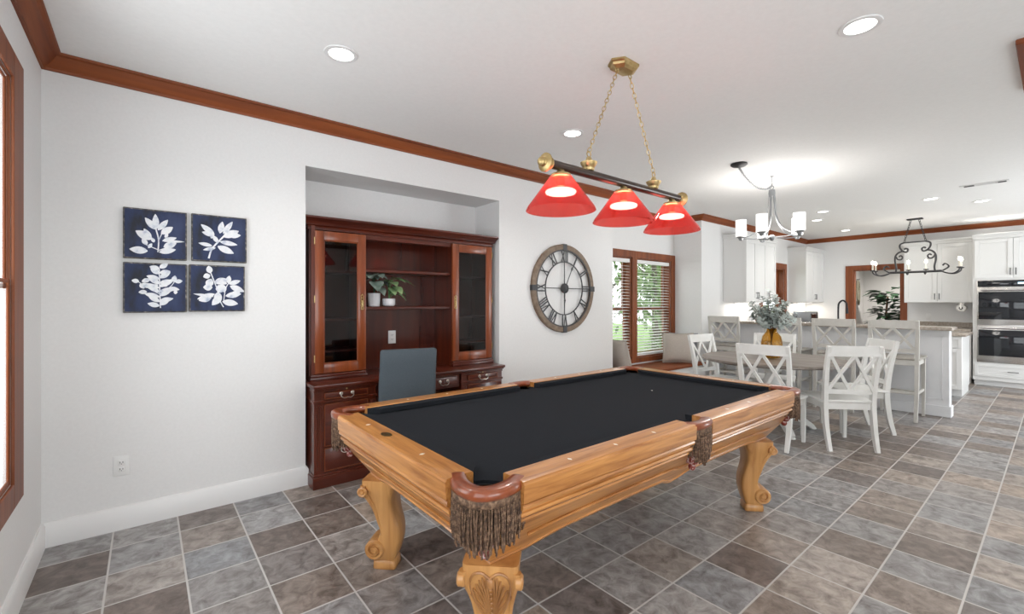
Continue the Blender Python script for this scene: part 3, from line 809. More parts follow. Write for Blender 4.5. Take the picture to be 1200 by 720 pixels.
# pockets: leather collar, bound fringe, black cup and net under it
def pocket(cx, cy, pts, cup_c, cup_r, label=None):
    """pts: centre line of the collar in table coordinates, outside seen on the right going along it"""
    path = spline([(x, y, 0.784) for x, y in pts], 6)
    mb = MB(); rs = []
    m = len(path)
    for i, p in enumerate(path):
        t = (path[min(i+1, m-1)]-path[max(i-1, 0)]).normalized()
        nrm = Vector((t.y, -t.x, 0)); ring = []
        k = 0.9 if i in (0, m-1) else 1.0
        for a in range(12):
            th = 2*PI*a/12; ca, sa = math.cos(th), math.sin(th)
            ex = math.copysign(abs(ca)**0.6, ca)*0.029*k; ez = math.copysign(abs(sa)**0.6, sa)*0.0185*k
            ring.append(p+nrm*ex+Vector((0, 0, ez)))
        rs.append(ring)
    mb.rings(rs)
    pk = mb.build('pocket', 'leather', T, sharp=1.0)
    # fringe hung from the collar's lower edge
    mb = MB(); rnd = random.Random(int(cx*100+cy*10))
    tot = sum((path[i+1]-path[i]).length for i in range(m-1)); n = int(tot/0.0062)
    acc = 0; i = 0; top = []
    for k in range(n):
        s = (k+0.5)/n*tot
        while i < m-2 and acc+(path[i+1]-path[i]).length < s:
            acc += (path[i+1]-path[i]).length; i += 1
        q = (s-acc)/(path[i+1]-path[i]).length
        p = path[i].lerp(path[i+1], q); t = (path[i+1]-path[i]).normalized(); nr = Vector((t.y, -t.x, 0))
        w = math.sin(PI*(k+0.5)/n)
        for layer in (0, 1):
            L = 0.115+0.048*w+rnd.uniform(-0.014, 0.012)-0.006*layer
            p0 = p+nr*(0.020-0.009*layer)+t*0.0039*layer; p0.z = 0.768
            if layer == 0: top.append(p0+nr*0.002)
            sw = rnd.uniform(-0.010, 0.010); ph = rnd.uniform(0, 6); sg = rnd.uniform(-0.006, 0.004)
            ns = int(L/0.0021)
            for h in (0, 1):                          # two plies twisted round each other
                pp = []
                for a in range(ns+1):
                    f = a/ns; an = 2*PI*f*L/0.013+PI*h+ph
                    c = p0+t*(sw*f*f+0.0012*math.sin(9*f+ph))+nr*(0.004*math.sin(PI*f)+sg*f*f)+Vector((0, 0, -L*f))
                    pp.append(c+t*0.0019*math.cos(an)+nr*0.0019*math.sin(an))
                mb.tube(pp, 0.0021, 4)
    mb.strip([v+Vector((0, 0, -0.008)) for v in top], (0, 0, 1), 0.026, 0.006)
    mb.build('fringe', 'fringe', pk, sharp=2)
    r = cup_r
    MB().lathe([(r, 0.762), (r*0.98, 0.72), (r*0.9, 0.67), (r*0.55, 0.645), (0.004, 0.64), (0.004, 0.644), (r*0.5, 0.65), (r*0.84, 0.674), (r*0.92, 0.72), (r*0.94, 0.762)], 20, c=(cup_c[0], cup_c[1], 0)).build('pocket_cup', 'pocketblack', pk)
    mb = MB()
    mb.lathe([(r*0.7, 0.655), (r*0.66, 0.635), (r*0.5, 0.605), (r*0.28, 0.588), (0.004, 0.58)], 16, c=(cup_c[0], cup_c[1], 0))
    for k in range(10):
        a = 2*PI*k/10
        mb.tube([(cup_c[0]+r*0.72*math.cos(a), cup_c[1]+r*0.72*math.sin(a), 0.66), (cup_c[0]+r*0.62*math.cos(a+.3), cup_c[1]+r*0.62*math.sin(a+.3), 0.62), (cup_c[0]+r*0.3*math.cos(a+.6), cup_c[1]+r*0.3*math.sin(a+.6), 0.588)], 0.006, 6)
    mb.ball((cup_c[0], cup_c[1], 0.57), 0.018, 10, 8)
    mb.build('net', 'net', pk)
cor = [(0.064, 0.205), (0.036, 0.150), (0.028, 0.092), (0.044, 0.046), (0.090, 0.028), (0.150, 0.034), (0.208, 0.060)]
for sx in (-1, 1):
    for sy in (-1, 1):
        pts = [(sx*(HX-a), sy*(HY-b)) for a, b in cor]
        if sx*sy < 0: pts.reverse()
        pocket(sx*HX, sy*HY, pts, (sx*(HX-0.092), sy*(HY-0.092)), 0.066)
sd = [(-0.088, 0.048), (-0.062, 0.026), (0, 0.018), (0.062, 0.026), (0.088, 0.048)]
for sy in (-1, 1):
    pts = [(a, sy*(HY-b)) for a, b in sd]
    if sy > 0: pts.reverse()
    pocket(0, sy*HY, pts, (0, sy*(HY-0.066)), 0.056)

# ------------------------------------------------------------------ three-shade lamp over the table
B = thing('billiard_lamp', (2.14, 1.6, HC), 'long dark bar lamp with three red glass shades, hung on brass chains', 'lamp')
ZBR = -0.69                                          # bar height below the ceiling
mb = MB(); rs = []
for k, z in ((1.0, -0.0008), (1.0, -0.012), (0.9, -0.018), (0.86, -0.03), (0.6, -0.042), (0.3, -0.046)):
    rs.append([(k*a*0.108, k*b*0.075, z) for a, b in ((1, 0), (0.62, 0.8), (-0.62, 0.8), (-1, 0), (-0.62, -0.8), (0.62, -0.8))])
mb.rings(rs).build('canopy', 'brass', B, sharp=0.3)
mb = MB(); mb.cyl((-0.60, 0, ZBR), (0.60, 0, ZBR), 0.023, n=20); mb.build('bar', 'darkbar', B)
for s in (-1, 1):
    fp = [(0.026, 0.0), (0.03, 0.006), (0.03, 0.014), (0.024, 0.018), (0.036, 0.026), (0.046, 0.034), (0.046, 0.042), (0.034, 0.05), (0.024, 0.052), (0.02, 0.058), (0.024, 0.066), (0.016, 0.076), (0.003, 0.08)]
    MB().lathe([(r, s*(0.585+z)) for r, z in fp], 24, c=(0, 0, ZBR), axis='x').build('finial', 'brass', B)
def chain_links(mb, p0, p1, L=0.036, wid=0.0095, r=0.0022):
    p0 = Vector(p0); p1 = Vector(p1); n = max(2, round((p1-p0).length/(L*0.80)))
    d = (p1-p0)/n; t = d.normalized(); u = t.orthogonal().normalized(); v = t.cross(u)
    for i in range(n):
        c = p0+d*(i+0.5); s = u if i % 2 else v
        pts = []
        for k in range(14):
            a = 2*PI*k/14
            pts.append(c+t*(L*0.5*math.cos(a))+s*(wid*math.sin(a)))
        mb.tube(pts, r, 5, True)
for s in (-1, 1):
    xk = s*0.302
    mb = MB()
    mb.lathe([(0.026, 0.018), (0.03, 0.024), (0.03, 0.034), (0.042, 0.05), (0.046, 0.062), (0.036, 0.066), (0.018, 0.072), (0.012, 0.09), (0.004, 0.094)], 20, c=(xk, 0, ZBR))
    mb.torus((xk, 0, ZBR+0.107), 0.015, 0.003, 'y', 16, 6)
    mb.build('chain_fitting', 'brass', B)
    mb = MB(); mb.torus((s*0.062, 0, -0.052), 0.013, 0.0026, 'y', 14, 6)
    chain_links(mb, (xk, 0, ZBR+0.118), (s*0.062, 0, -0.062))
    mb.build('chain', 'brass', B)
for x in (-0.515, 0.0, 0.505):
    MB().lathe([(0.018, -0.02), (0.022, -0.028), (0.026, -0.034), (0.05, -0.040), (0.052, -0.052), (0.046, -0.056), (0.02, -0.058)], 24, c=(x, 0, ZBR)).build('shade_fitter', 'brass', B)
    sp = [(0.054, -0.050), (0.060, -0.058), (0.072, -0.075), (0.170, -0.208), (0.177, -0.224), (0.1745, -0.2245), (0.167, -0.209), (0.069, -0.077), (0.056, -0.060)]
    sh = MB().lathe([(r, z) for r, z in sp], 48, c=(x, 0, ZBR), caps=False).build('shade', 'redglass', B, sharp=1.2)
    mb = MB(); mb.cyl((x, 0, ZBR-0.055), (x, 0, ZBR-0.10), 0.02, n=14)
    mb.build('socket', 'brass', B)
    MB().lathe([(0.02, -0.118), (0.066, -0.119), (0.076, -0.124), (0.078, -0.130), (0.074, -0.137), (0.06, -0.140), (0.003, -0.141)], 36, c=(x, 0, ZBR)).build('bulb', 'bulb', sh)

# ------------------------------------------------------------------ desk in the niche
def bail(parent, x, y, z, w=0.075, m='nickel'):
    """drop handle: two rosettes and a hanging bail; front faces -y"""
    mb = MB()
    for s in (-1, 1):
        mb.lathe([(0.013, 0.0), (0.014, -0.003), (0.008, -0.006), (0.006, -0.016), (0.003, -0.018)], 12, c=(x+s*w/2, y, z), axis='y')
    mb.tube(spline([(x-w/2, y-0.013, z), (x-w/2-0.004, y-0.017, z-0.018), (x-w*0.3, y-0.02, z-0.032), (x, y-0.02, z-0.029), (x+w*0.3, y-0.02, z-0.032), (x+w/2+0.004, y-0.017, z-0.018), (x+w/2, y-0.013, z)], 4), 0.0036, 6)
    return mb.build('handle', m, parent)
DX = 1.81
D = thing('desk', (DX, 3.70, 0), 'dark red wooden desk with brass-handled drawers in the wall niche', 'desk')
mb = MB()
mb.box((-0.88, -0.305, 0.735), (0.88, 0.27, 0.76), 0.006); mb.box((-0.872, -0.295, 0.722), (0.872, 0.265, 0.736), 0.004, 1)
mb.build('desk_top', 'mahog_x', D)
FY = -0.268                                          # pedestal front
for s in (-1, 1):
    xa, xb = (-0.865, -0.40) if s < 0 else (0.40, 0.865)
    mb = MB()
    mb.box((xa, FY, 0.10), (xb, 0.255, 0.723), 0.003, 1)
    # reeded corner pilasters and mid moulding
    for px in ((xa+0.0, xa+0.062), (xb-0.062, xb)):
        for k in range(3):
            c = px[0]+0.016+0.015*k
            mb.cyl((c, FY-0.001, 0.13), (c, FY-0.001, 0.60), 0.006, n=8)
    mb.box((xa-0.006, FY-0.010, 0.622), (xb+0.006, 0.255, 0.642), 0.004, 1)
    mb.box((xa-0.004, FY-0.008, 0.700), (xb+0.004, 0.255, 0.722), 0.003, 1)
    ped = mb.build('pedestal', 'mahog_z', D)
    mb = MB(); mb.box((xa-0.012, FY-0.02, 0.0), (xb+0.012, 0.258, 0.085), 0.003, 1); mb.box((xa-0.006, FY-0.012, 0.085), (xb+0.006, 0.256, 0.102), 0.004, 1)
    mb.build('plinth', 'mahog_x', D)
    for (za, zb, w_) in ((0.648, 0.696, 0.085), (0.30, 0.612, 0.085), (0.118, 0.288, 0.085)):
        mb = MB(); mb.box((xa+0.068, FY-0.012, za), (xb-0.068, FY+0.01, zb), 0.004, 2)
        dr = mb.build('drawer', 'mahog_x', D)
        mb = MB()                                    # cock bead frame
        a, b = xa+0.068, xb-0.068
        for (p, q) in (((a, za), (b, za+0.006)), ((a, zb-0.006), (b, zb)), ((a, za), (a+0.006, zb)), ((b-0.006, za), (b, zb))):
            mb.box((p[0], FY-0.015, p[1]), (q[0], FY-0.011, q[1]), 0.001, 1)
        mb.build('beading', 'mahog_door', dr)
        bail(dr, (xa+xb)/2, FY-0.012, (zb-0.018) if zb < 0.5 or zb > 0.65 else 0.53, w_)
        if za > 0.6:
            MB().lathe([(0.005, 0), (0.006, -0.002), (0.002, -0.003)], 10, c=((xa+xb)/2, FY-0.008, 0.711), axis='y').build('keyhole', 'brass', dr)
mb = MB(); mb.box((-0.39, FY+0.015, 0.60), (0.39, 0.255, 0.722), 0.003, 1)
mb.box((-0.40, 0.235, 0.10), (0.40, 0.255, 0.60))
mb.build('apron', 'mahog_x', D)
mb = MB(); mb.box((-0.36, FY+0.003, 0.628), (0.36, FY+0.02, 0.70), 0.004)
dr = mb.build('drawer', 'mahog_x', D)
for x in (-0.22, 0.22):
    bail(dr, x, FY+0.003, 0.668, 0.075)

# bookcase top standing on the desk
HXc = 1.832
Hh = thing('hutch', (HXc, 3.70, 0.76), 'dark red wooden bookcase hutch with two glazed doors, standing on the desk', 'bookcase')
HW, HF, HB, HT = 0.857, -0.06, 0.27, 1.20            # half width, front, back, carcass top (local z)
mb = MB()
for s in (-1, 1):
    mb.box((s*HW-0.01 if s > 0 else -HW-0.01+0.0, HF, 0), (s*HW+0.01 if s > 0 else -HW+0.01, HB, HT))
    mb.box((s*(0.41 if s > 0 else 0.438)-0.011, HF, 0), (s*(0.41 if s > 0 else 0.438)+0.011, HB, HT))
mb.box((-HW, HF, HT-0.03), (HW, HB, HT)); mb.box((-HW, HF, 0.0), (-0.438, HB, 0.03)); mb.box((-HW, HF-0.02, 0.03), (-0.828, HF+0.02, HT)); mb.box((0.41, HF, 0.0), (HW, HB, 0.03))
mb.build('carcass', 'mahog_z', Hh)
MB().box((-HW, HB-0.012, 0.0), (HW, HB, HT)).build('back_panel', 'mahog_back', Hh)
# valance over the open bay
MB().box((-0.426, HF+0.005, HT-0.075), (0.40, HF+0.025, HT-0.03), 0.003, 1).build('valance', 'mahog_x', Hh)
for z in (0.567, 0.883):
    MB().box((-0.426, HF+0.02, z-0.026), (0.399, HB-0.012, z), 0.004, 1).build('shelf', 'mahog_x', Hh)
for s in (-1, 1):
    a, b = (-HW+0.012, -0.45) if s < 0 else (0.422, HW-0.012)
    for z in (0.22, 0.47, 0.86):
        MB().box((a, HF+0.05, z-0.018), (b, HB-0.012, z), 0.002, 1).build('shelf', 'mahog_x', Hh)
# crown
cpf = [(0.0, 1.165), (0.012, 1.165), (0.016, 1.18), (0.012, 1.19), (0.03, 1.20), (0.034, 1.215), (0.05, 1.235), (0.066, 1.243), (0.07, 1.25), (0.07, 1.262), (0.0, 1.262)]
mb = MB(); rs = []
for a, z in cpf:
    e = min(a, 0.045)
    rs.append([(-HW-0.008-e, HB, z), (-HW-0.008-e, HF-a, z), (HW+0.008+e, HF-a, z), (HW+0.008+e, HB, z)])
mb.rings(rs); mb.build('cornice', 'mahog_x', Hh)
# base moulding under each door
for s in (-1, 1):
    a, b = (-HW-0.014, -0.425) if s < 0 else (0.395, HW+0.014)
    mb = MB(); mb.box((a, HF-0.045, 0.0), (b, HF, 0.026), 0.006); mb.box((a+0.006, HF-0.034, 0.024), (b-0.006, HF, 0.046), 0.008, 3)
    mb.build('base_moulding', 'mahog_x', Hh)
    a, b = (-0.83, -0.43) if s < 0 else (0.40, HW+0.004)
    z0, z1, st = 0.05, 1.158, 0.066
    mb = MB(); y0, y1 = HF-0.024, HF-0.002
    mb.box((a, y0, z0), (a+st, y1, z1), 0.004); mb.box((b-st, y0, z0), (b, y1, z1), 0.004)
    mb.box((a+st, y0, z0), (b-st, y1, z0+0.075), 0.004); mb.box((a+st, y0, z1-0.07), (b-st, y1, z1), 0.004)
    door = mb.build('door', 'mahog_door', Hh)
    MB().box((a+st-0.004, y0+0.009, z0+0.07), (b-st+0.004, y0+0.012, z1-0.065)).build('pane', 'cabglass', door)
    mb = MB(); t_ = 0.008                             # inner bead round the pane
    for (p, q) in (((a+st, z0+0.075), (a+st+t_, z1-0.07)), ((b-st-t_, z0+0.075), (b-st, z1-0.07)), ((a+st, z0+0.075), (b-st, z0+0.075+t_)), ((a+st, z1-0.07-t_), (b-st, z1-0.07))):
        mb.box((p[0], y0+0.002, p[1]), (q[0], y0+0.012, q[1]), 0.002, 1)
    mb.build('beading', 'mahog_door', door)
    # pierced brass escutcheon with drop
    hx = b-0.034 if s < 0 else a+0.030
    mb = MB()
    for k in range(5):
        mb.torus((hx, y0-0.004, 0.555+k*0.024), 0.0115, 0.0034, 'y', 12, 6)
    mb.ball((hx, y0-0.006, 0.665), 0.007, 8, 6); mb.ball((hx, y0-0.006, 0.548), 0.006, 8, 6)
    mb.cyl((hx, y0-0.010, 0.62), (hx, y0-0.010, 0.575), 0.003, 0.006, 8)
    mb.build('handle', 'brass', door)
    ox = a-0.002 if s < 0 else b+0.002
    for z in (0.14, 0.60, 1.05):
        MB().cyl((ox, y0+0.004, z), (ox, y0+0.004, z+0.055), 0.0045, n=8).build('hinge', 'brass', door)

def outlet(loc, label, ang=0, slots=True):
    t = thing('outlet_plate', loc, label, 'outlet', ang)
    MB().box((-0.037, -0.006, -0.06), (0.037, 0.0, 0.06), 0.003, 2).build('plate', 'plastic', t)
    for z in (-0.02, 0.02):
        MB().box((-0.016, -0.0085, z-0.015), (0.016, -0.005, z+0.015), 0.004, 2).build('socket', 'plastic', t)
        mb = MB()
        mb.box((-0.008, -0.0092, z-0.004), (-0.005, -0.0084, z+0.006)); mb.box((0.005, -0.0092, z-0.004), (0.008, -0.0084, z+0.006)); mb.box((-0.002, -0.0092, z-0.011), (0.002, -0.0084, z-0.007))
        mb.build('slots', 'slot', t)
    return t
outlet((-0.115, YB-0.0005, 0.382), 'white power outlet low on the wall above the baseboard')
outlet((1.78, 3.70+HB-0.0125, 1.04), 'white power outlet in the back of the hutch above the grey chair')

# potted plants on the lower open shelf
def potted(loc, label, rnd_seed, tall):
    rnd = random.Random(rnd_seed)
    t = thing('potted_plant', loc, label, 'plant', group='potted plants on the hutch shelf'); t.scale = (1.28, 1.28, 1.28) if tall else (1.2, 1.2, 1.2)
    if tall:
        MB().lathe([(0.036, 0.0), (0.038, 0.003), (0.042, 0.085), (0.042, 0.09), (0.038, 0.09), (0.036, 0.078), (0.003, 0.076)], 24).build('pot', 'pot', t)
        zs = 0.078
    else:
        MB().lathe([(0.030, 0.0), (0.040, 0.006), (0.046, 0.022), (0.047, 0.052), (0.044, 0.058), (0.041, 0.056), (0.040, 0.046), (0.003, 0.045)], 24).build('pot', 'pot', t)
        zs = 0.047
    MB().lathe([(0.036, zs), (0.003, zs+0.002)], 16).build('soil', 'soil', t)
    sp = MB(); lf = MB()
    if tall:
        L = [(-118, 0.135, 0.05, 0.10, 0.095), (-105, 0.09, 0.07, 0.12, 0.095), (110, 0.13, 0.03, 0.09, 0.07), (-60, 0.13, 0.02, 0.09, 0.06), (-85, 0.05, 0.05, 0.10, 0.07), (100, 0.13, 0.04, 0.08, 0.06), (20, 0.10, 0.05, 0.09, 0.05), (-125, 0.13, 0.03, 0.09, 0.08), (-85, 0.14, 0.03, 0.11, 0.08), (-95, 0.125, 0.02, 0.09, 0.06)]
    else:
        L = [(-25, 0.15, 0.03, 0.16, 0.10), (-80, 0.10, 0.05, 0.11, 0.085), (-100, 0.09, 0.05, 0.10, 0.07), (60, 0.15, 0.03, 0.12, 0.07), (85, 0.13, 0.03, 0.09, 0.07), (-45, 0.045, 0.05, 0.09, 0.07), (60, 0.08, 0.05, 0.08, 0.06), (-90, 0.13, 0.02, 0.12, 0.08), (-10, 0.09, 0.04, 0.11, 0.07), (-60, 0.16, 0.02, 0.12, 0.08)]
    for an, h, out, ln, wd in L:
        a = math.radians(an+rnd.uniform(-8, 8)); d = Vector((math.cos(a), math.sin(a), 0))
        p = Vector((0, 0, zs))+d*out+Vector((0, 0, h))
        sp.tube(spline([(0, 0, zs), Vector((0, 0, zs))+d*out*0.4+Vector((0, 0, h*0.7)), p], 4), 0.0022, 5)
        lf.leaf(p, d+Vector((0, 0, -0.25 if h < 0.12 else 0.05)), (0, 0, 1), ln, wd, 0.35, 6)
    sp.build('stem', 'leafdark' if tall else 'leaf', t)
    lf.build('leaves', 'leafsilver' if tall else 'leafpale', t)
potted((1.535, 3.78, 1.3275), 'potted plant with dark silvery leaves in a tall white pot on the hutch shelf', 3, True)
potted((1.67, 3.775, 1.3275), 'potted plant with light green leaves in a low white pot on the hutch shelf', 5, False)

# ------------------------------------------------------------------ slate parsons chair at the desk
ch = thing('upholstered_chair', (1.505, 3.05, 0), 'slate grey upholstered chair with its back to the room, at the desk', 'chair', math.radians(-14))
mb = MB(); rs = []
prof_ = [(0.36, 0.0), (0.55, 0.006), (0.75, -0.004), (0.92, -0.028), (1.005, -0.045)]
for z, y in prof_:
    hw = 0.208 if z < 0.9 else 0.205; th = 0.085 if z < 0.9 else 0.07
    ring = []
    for (sx, sy) in ((1, 1), (-1, 1), (-1, -1), (1, -1)):
        for q in ((0, 1, 2) if sx*sy > 0 else (2, 1, 0)):
            c = 0.022; an = q*PI/4
            ring.append((sx*(hw-c)+sx*c*math.cos(an), y+th/2+sy*(th/2-c)+sy*c*math.sin(an), z))
    rs.append(ring)
rs.append([(p[0]*0.96, p[1]*1.0, p[2]+0.012) for p in rs[-1]])
mb.rings(rs); mb.build('backrest', 'slate', ch, sharp=1.0)
mb = MB(); mb.box((-0.208, 0.045, 0.37), (0.208, 0.44, 0.49), 0.028, 4); mb.build('seat', 'slate', ch, sharp=1.0)
for sx in (-1, 1):
    for y in (0.03, 0.40):
        mb = MB(); x = sx*0.175
        mb.hexa([(x-0.015, y-0.015, 0), (x+0.015, y-0.015, 0), (x+0.015, y+0.015, 0), (x-0.015, y+0.015, 0)], [(x-0.022, y-0.022, 0.38), (x+0.022, y-0.022, 0.38), (x+0.022, y+0.022, 0.38), (x-0.022, y+0.022, 0.38)])
        mb.build('leg', 'mahog_z', ch)

# ------------------------------------------------------------------ four botanical canvases
def motif(parent, kind):
    mb = MB(); Y = -0.0305; K_ = [0]
    def lf(x, z, an, L, W, curl=0.0):
        a = math.radians(an); n = 8; le = []; ri = []
        for i in range(n+1):
            t = i/n; w = W/2*math.sin(PI*min(0.99, max(0.01, t)))**0.7*(1-0.25*t)
            aa = a+curl*t; cx = x+L*t*math.cos(a+curl*t*0.5); cz = z+L*t*math.sin(a+curl*t*0.5)
            le.append((cx-w*math.sin(aa), cz+w*math.cos(aa))); ri.append((cx+w*math.sin(aa), cz-w*math.cos(aa)))
        poly = le+ri[::-1]
        K_[0] += 1; yk = Y-0.0008-0.00012*K_[0]; mb.prism(poly, lambda u, v, d: (u, d, v), Y+0.0004, yk)
    def stem(pts, r=0.0035):
        P = spline([(x, Y, z) for x, z in pts], 5)
        mb.strip(P, (0, 1, 0), 0.0016, r*2)
    S = 0.31
    def X(x): return (x-0.5)*S
    def Z(z): return (0.5-z)*S
    if kind == 0:
        stem([(X(.53), Z(.85)), (X(.54), Z(.6)), (X(.50), Z(.40))]); stem([(X(.54), Z(.62)), (X(.60), Z(.45))], 0.0025); stem([(X(.53), Z(.80)), (X(.35), Z(.72))], 0.0025); stem([(X(.53), Z(.82)), (X(.72), Z(.72))], 0.0025)
        for x, z, a, L, W in ((.50, .40, 128, .085, .04), (.50, .40, 92, .095, .038), (.53, .41, 55, .085, .035), (.58, .48, 40, .075, .045), (.44, .60, 150, .09, .055), (.42, .60, 118, .07, .035), (.60, .62, 20, .075, .032), (.60, .62, 2, .11, .018), (.62, .74, 25, .07, .045), (.55, .85, 15, .085, .04), (.36, .72, 120, .045, .03), (.37, .84, 175, .085, .05), (.47, .66, 110, .03, .022), (.64, .55, 60, .03, .02), (.38, .78, 60, .035, .022)):
            lf(X(x), Z(z), a, L, W)
    elif kind == 1:
        stem([(X(.30), Z(.93)), (X(.36), Z(.72)), (X(.52), Z(.50)), (X(.60), Z(.40))], 0.005)
        for x, z, a, L, W in ((.40, .42, 140, .095, .04), (.40, .44, 165, .07, .034), (.50, .38, 80, .08, .04), (.56, .38, 58, .10, .036), (.56, .45, 28, .10, .055), (.66, .42, 8, .07, .04), (.50, .56, 352, .10, .036), (.46, .66, 335, .10, .05), (.36, .66, 170, .075, .028), (.42, .70, 195, .07, .026), (.34, .50, 60, .03, .025), (.46, .58, 120, .05, .03)):
            lf(X(x), Z(z), a, L, W)
    elif kind == 2:
        stem([(X(.57), Z(.90)), (X(.56), Z(.6)), (X(.55), Z(.12))], 0.003); stem([(X(.22), Z(.38)), (X(.40), Z(.52)), (X(.55), Z(.62))], 0.002); stem([(X(.80), Z(.36)), (X(.72), Z(.48)), (X(.57), Z(.58))], 0.002)
        for k, (zz, w) in enumerate(((.10, .05), (.20, .055), (.30, .065), (.40, .07), (.48, .09), (.57, .085), (.66, .075), (.76, .07), (.84, .06))):
            for s in (0, 1):
                lf(X(.555), Z(zz+0.02*s), 180*s+(25 if s == 0 else -25)+(-12 if k % 2 else 10), w, .034)
        for x, z, a, L in ((.24, .38, 170, .035), (.28, .38, 20, .045), (.26, .42, 300, .035), (.78, .37, 80, .04), (.80, .37, 10, .04), (.40, .50, 140, .045), (.42, .50, 30, .04), (.68, .46, 150, .04), (.70, .50, 350, .055), (.36, .58, 185, .04), (.78, .58, 0, .02)):
            lf(X(x), Z(z), a, L, .03)
    else:
        stem([(X(.60), Z(.90)), (X(.52), Z(.72)), (X(.48), Z(.5)), (X(.36), Z(.14))], 0.003); stem([(X(.60), Z(.8)), (X(.64), Z(.5)), (X(.72), Z(.34))], 0.0025)
        for x, z, a, L, W in ((.36, .18, 100, .05, .04), (.36, .22, 200, .04, .04), (.38, .30, 250, .06, .05), (.44, .38, 20, .075, .05), (.40, .48, 180, .05, .05), (.46, .52, 10, .05, .06), (.44, .62, 200, .10, .04), (.42, .68, 170, .11, .02), (.38, .70, 195, .07, .045), (.66, .40, 150, .055, .035), (.68, .38, 80, .05, .035), (.70, .40, 20, .07, .035), (.72, .44, 335, .09, .045), (.62, .58, 110, .06, .045), (.64, .66, 10, .09, .045), (.72, .66, 30, .07, .04), (.58, .78, 350, .09, .05), (.56, .66, 230, .08, .05), (.50, .58, 270, .07, .05)):
            lf(X(x), Z(z), a, L, W)
    mb.build('botanical_motif', 'artwhite', parent)
for k, (x, z, l) in enumerate(((0.047, 1.782, 'navy canvas with a white pointed-leaf sprig, upper left of four'), (0.380, 1.785, 'navy canvas with a white broad-leaf branch, upper right of four'),
                               (0.047, 1.452, 'navy canvas with a white round-leafed eucalyptus stem, lower left of four'), (0.369, 1.455, 'navy canvas with a white drooping sprig, lower right of four'))):
    t = thing('wall_canvas', (x, YB-0.0006, z), l, 'picture', group='navy botanical canvases')
    MB().box((-0.155, -0.028, -0.153), (0.155, 0.0, 0.153), 0.003, 1).build('canvas', 'artedge', t)
    MB().box((-0.147, -0.0302, -0.145), (0.147, -0.0275, 0.145), 0.001, 1).build('painted_front', 'navy', t)
    motif(t, k)

# ------------------------------------------------------------------ wall clock
K = thing('wall_clock', (3.657, YB-0.0006, 1.522), 'large round wooden skeleton clock with dark Roman numerals', 'clock')
R = 0.495
m2 = MB(); rs = []
for r, y in ((R-0.062, -0.001), (R-0.062, -0.030), (R-0.055, -0.036), (R-0.008, -0.036), (R, -0.030), (R, -0.001)):
    rs.append([(r*math.cos(2*PI*k/96), y, r*math.sin(2*PI*k/96)) for k in range(96)])
m2.rings(rs, False, True); m2.build('rim', 'clockwood', K)
m2 = MB(); rs = []
for r, y in ((R-0.072, -0.022), (R-0.072, -0.034), (R-0.056, -0.034), (R-0.056, -0.022)):
    rs.append([(r*math.cos(2*PI*k/96), y, r*math.sin(2*PI*k/96)) for k in range(96)])
m2.rings(rs, False, True); m2.build('outer_ring', 'iron', K)
m2 = MB(); rs = []
for r, y in ((0.292, -0.022), (0.292, -0.032), (0.303, -0.032), (0.303, -0.022)):
    rs.append([(r*math.cos(2*PI*k/96), y, r*math.sin(2*PI*k/96)) for k in range(96)])
m2.rings(rs, False, True); m2.build('inner_ring', 'iron', K)
for k in range(4):
    a = k*PI/2; d = Vector((math.cos(a), 0, math.sin(a))); s = Vector((-math.sin(a), 0, math.cos(a)))
    m2 = MB(); m2.strip([d*0.03+Vector((0, -0.026, 0)), d*0.295+Vector((0, -0.026, 0))], s, 0.009, 0.006)
    m2.build('spoke', 'iron', K)
    m2 = MB(); m2.strip([d*(R-0.075)+Vector((0, -0.0345, 0)), d*(R+0.001)+Vector((0, -0.0345, 0))], s, 0.06, 0.010)
    m2.strip([d*(R+0.002)+Vector((0, -0.0395, 0)), d*(R+0.002)+Vector((0, -0.002, 0))], s, 0.06, 0.005)
    m2.build('bracket', 'iron', K)
NUM = ['XII', 'I', 'II', 'III', 'IV', 'V', 'VI', 'VII', 'VIII', 'IX', 'X', 'XI']
Wd = {'I': 0.026, 'V': 0.062, 'X': 0.066}
for k, s in enumerate(NUM):
    an = PI/2-k*PI/6; up = Vector((math.cos(an), 0, math.sin(an))); rt = Vector((math.sin(an), 0, -math.cos(an)))
    tot = sum(Wd[c] for c in s); x = -tot/2; m2 = MB()
    r0, r1 = 0.300, R-0.070
    def seg(xa, ra, xb, rb, w):
        pa = up*ra+rt*xa+Vector((0, -0.028, 0)); pb = up*rb+rt*xb+Vector((0, -0.028, 0))
        m2.strip([pa, pb], rt, w, 0.006)
    for c in s:
        w = Wd[c]
        if c == 'I': seg(x+w/2, r0, x+w/2, r1, 0.013)
        elif c == 'V': seg(x+w*0.14, r1, x+w/2, r0, 0.014); seg(x+w*0.86, r1, x+w/2, r0, 0.008)
        else: seg(x+w*0.14, r1, x+w*0.86, r0, 0.014); seg(x+w*0.14, r0, x+w*0.86, r1, 0.008)
        x += w
    m2.build('numeral', 'iron', K)
def hand(name, ang, L, spade):
    d = Vector((math.cos(ang), 0, math.sin(ang))); s = Vector((-math.sin(ang), 0, math.cos(ang))); y = Vector((0, -0.036, 0))
    m2 = MB(); m2.strip([d*-0.04+y, d*L*spade+y, d*L+y], s, [0.008, 0.009, 0.003], 0.004)
    m2.strip([d*(L*spade-0.04)+y, d*(L*spade-0.015)+y, d*(L*spade+0.03)+y], s, [0.006, 0.026, 0.005], 0.005)
    m2.build(name, 'iron', K)
hand('minute_hand', math.radians(90-27), 0.42, 0.62); hand('hour_hand', math.radians(-92), 0.30, 0.5)
MB().lathe([(0.055, -0.020), (0.055, -0.040), (0.046, -0.046), (0.02, -0.048), (0.018, -0.054), (0.003, -0.055)], 24, axis='y').build('hub', 'iron', K)

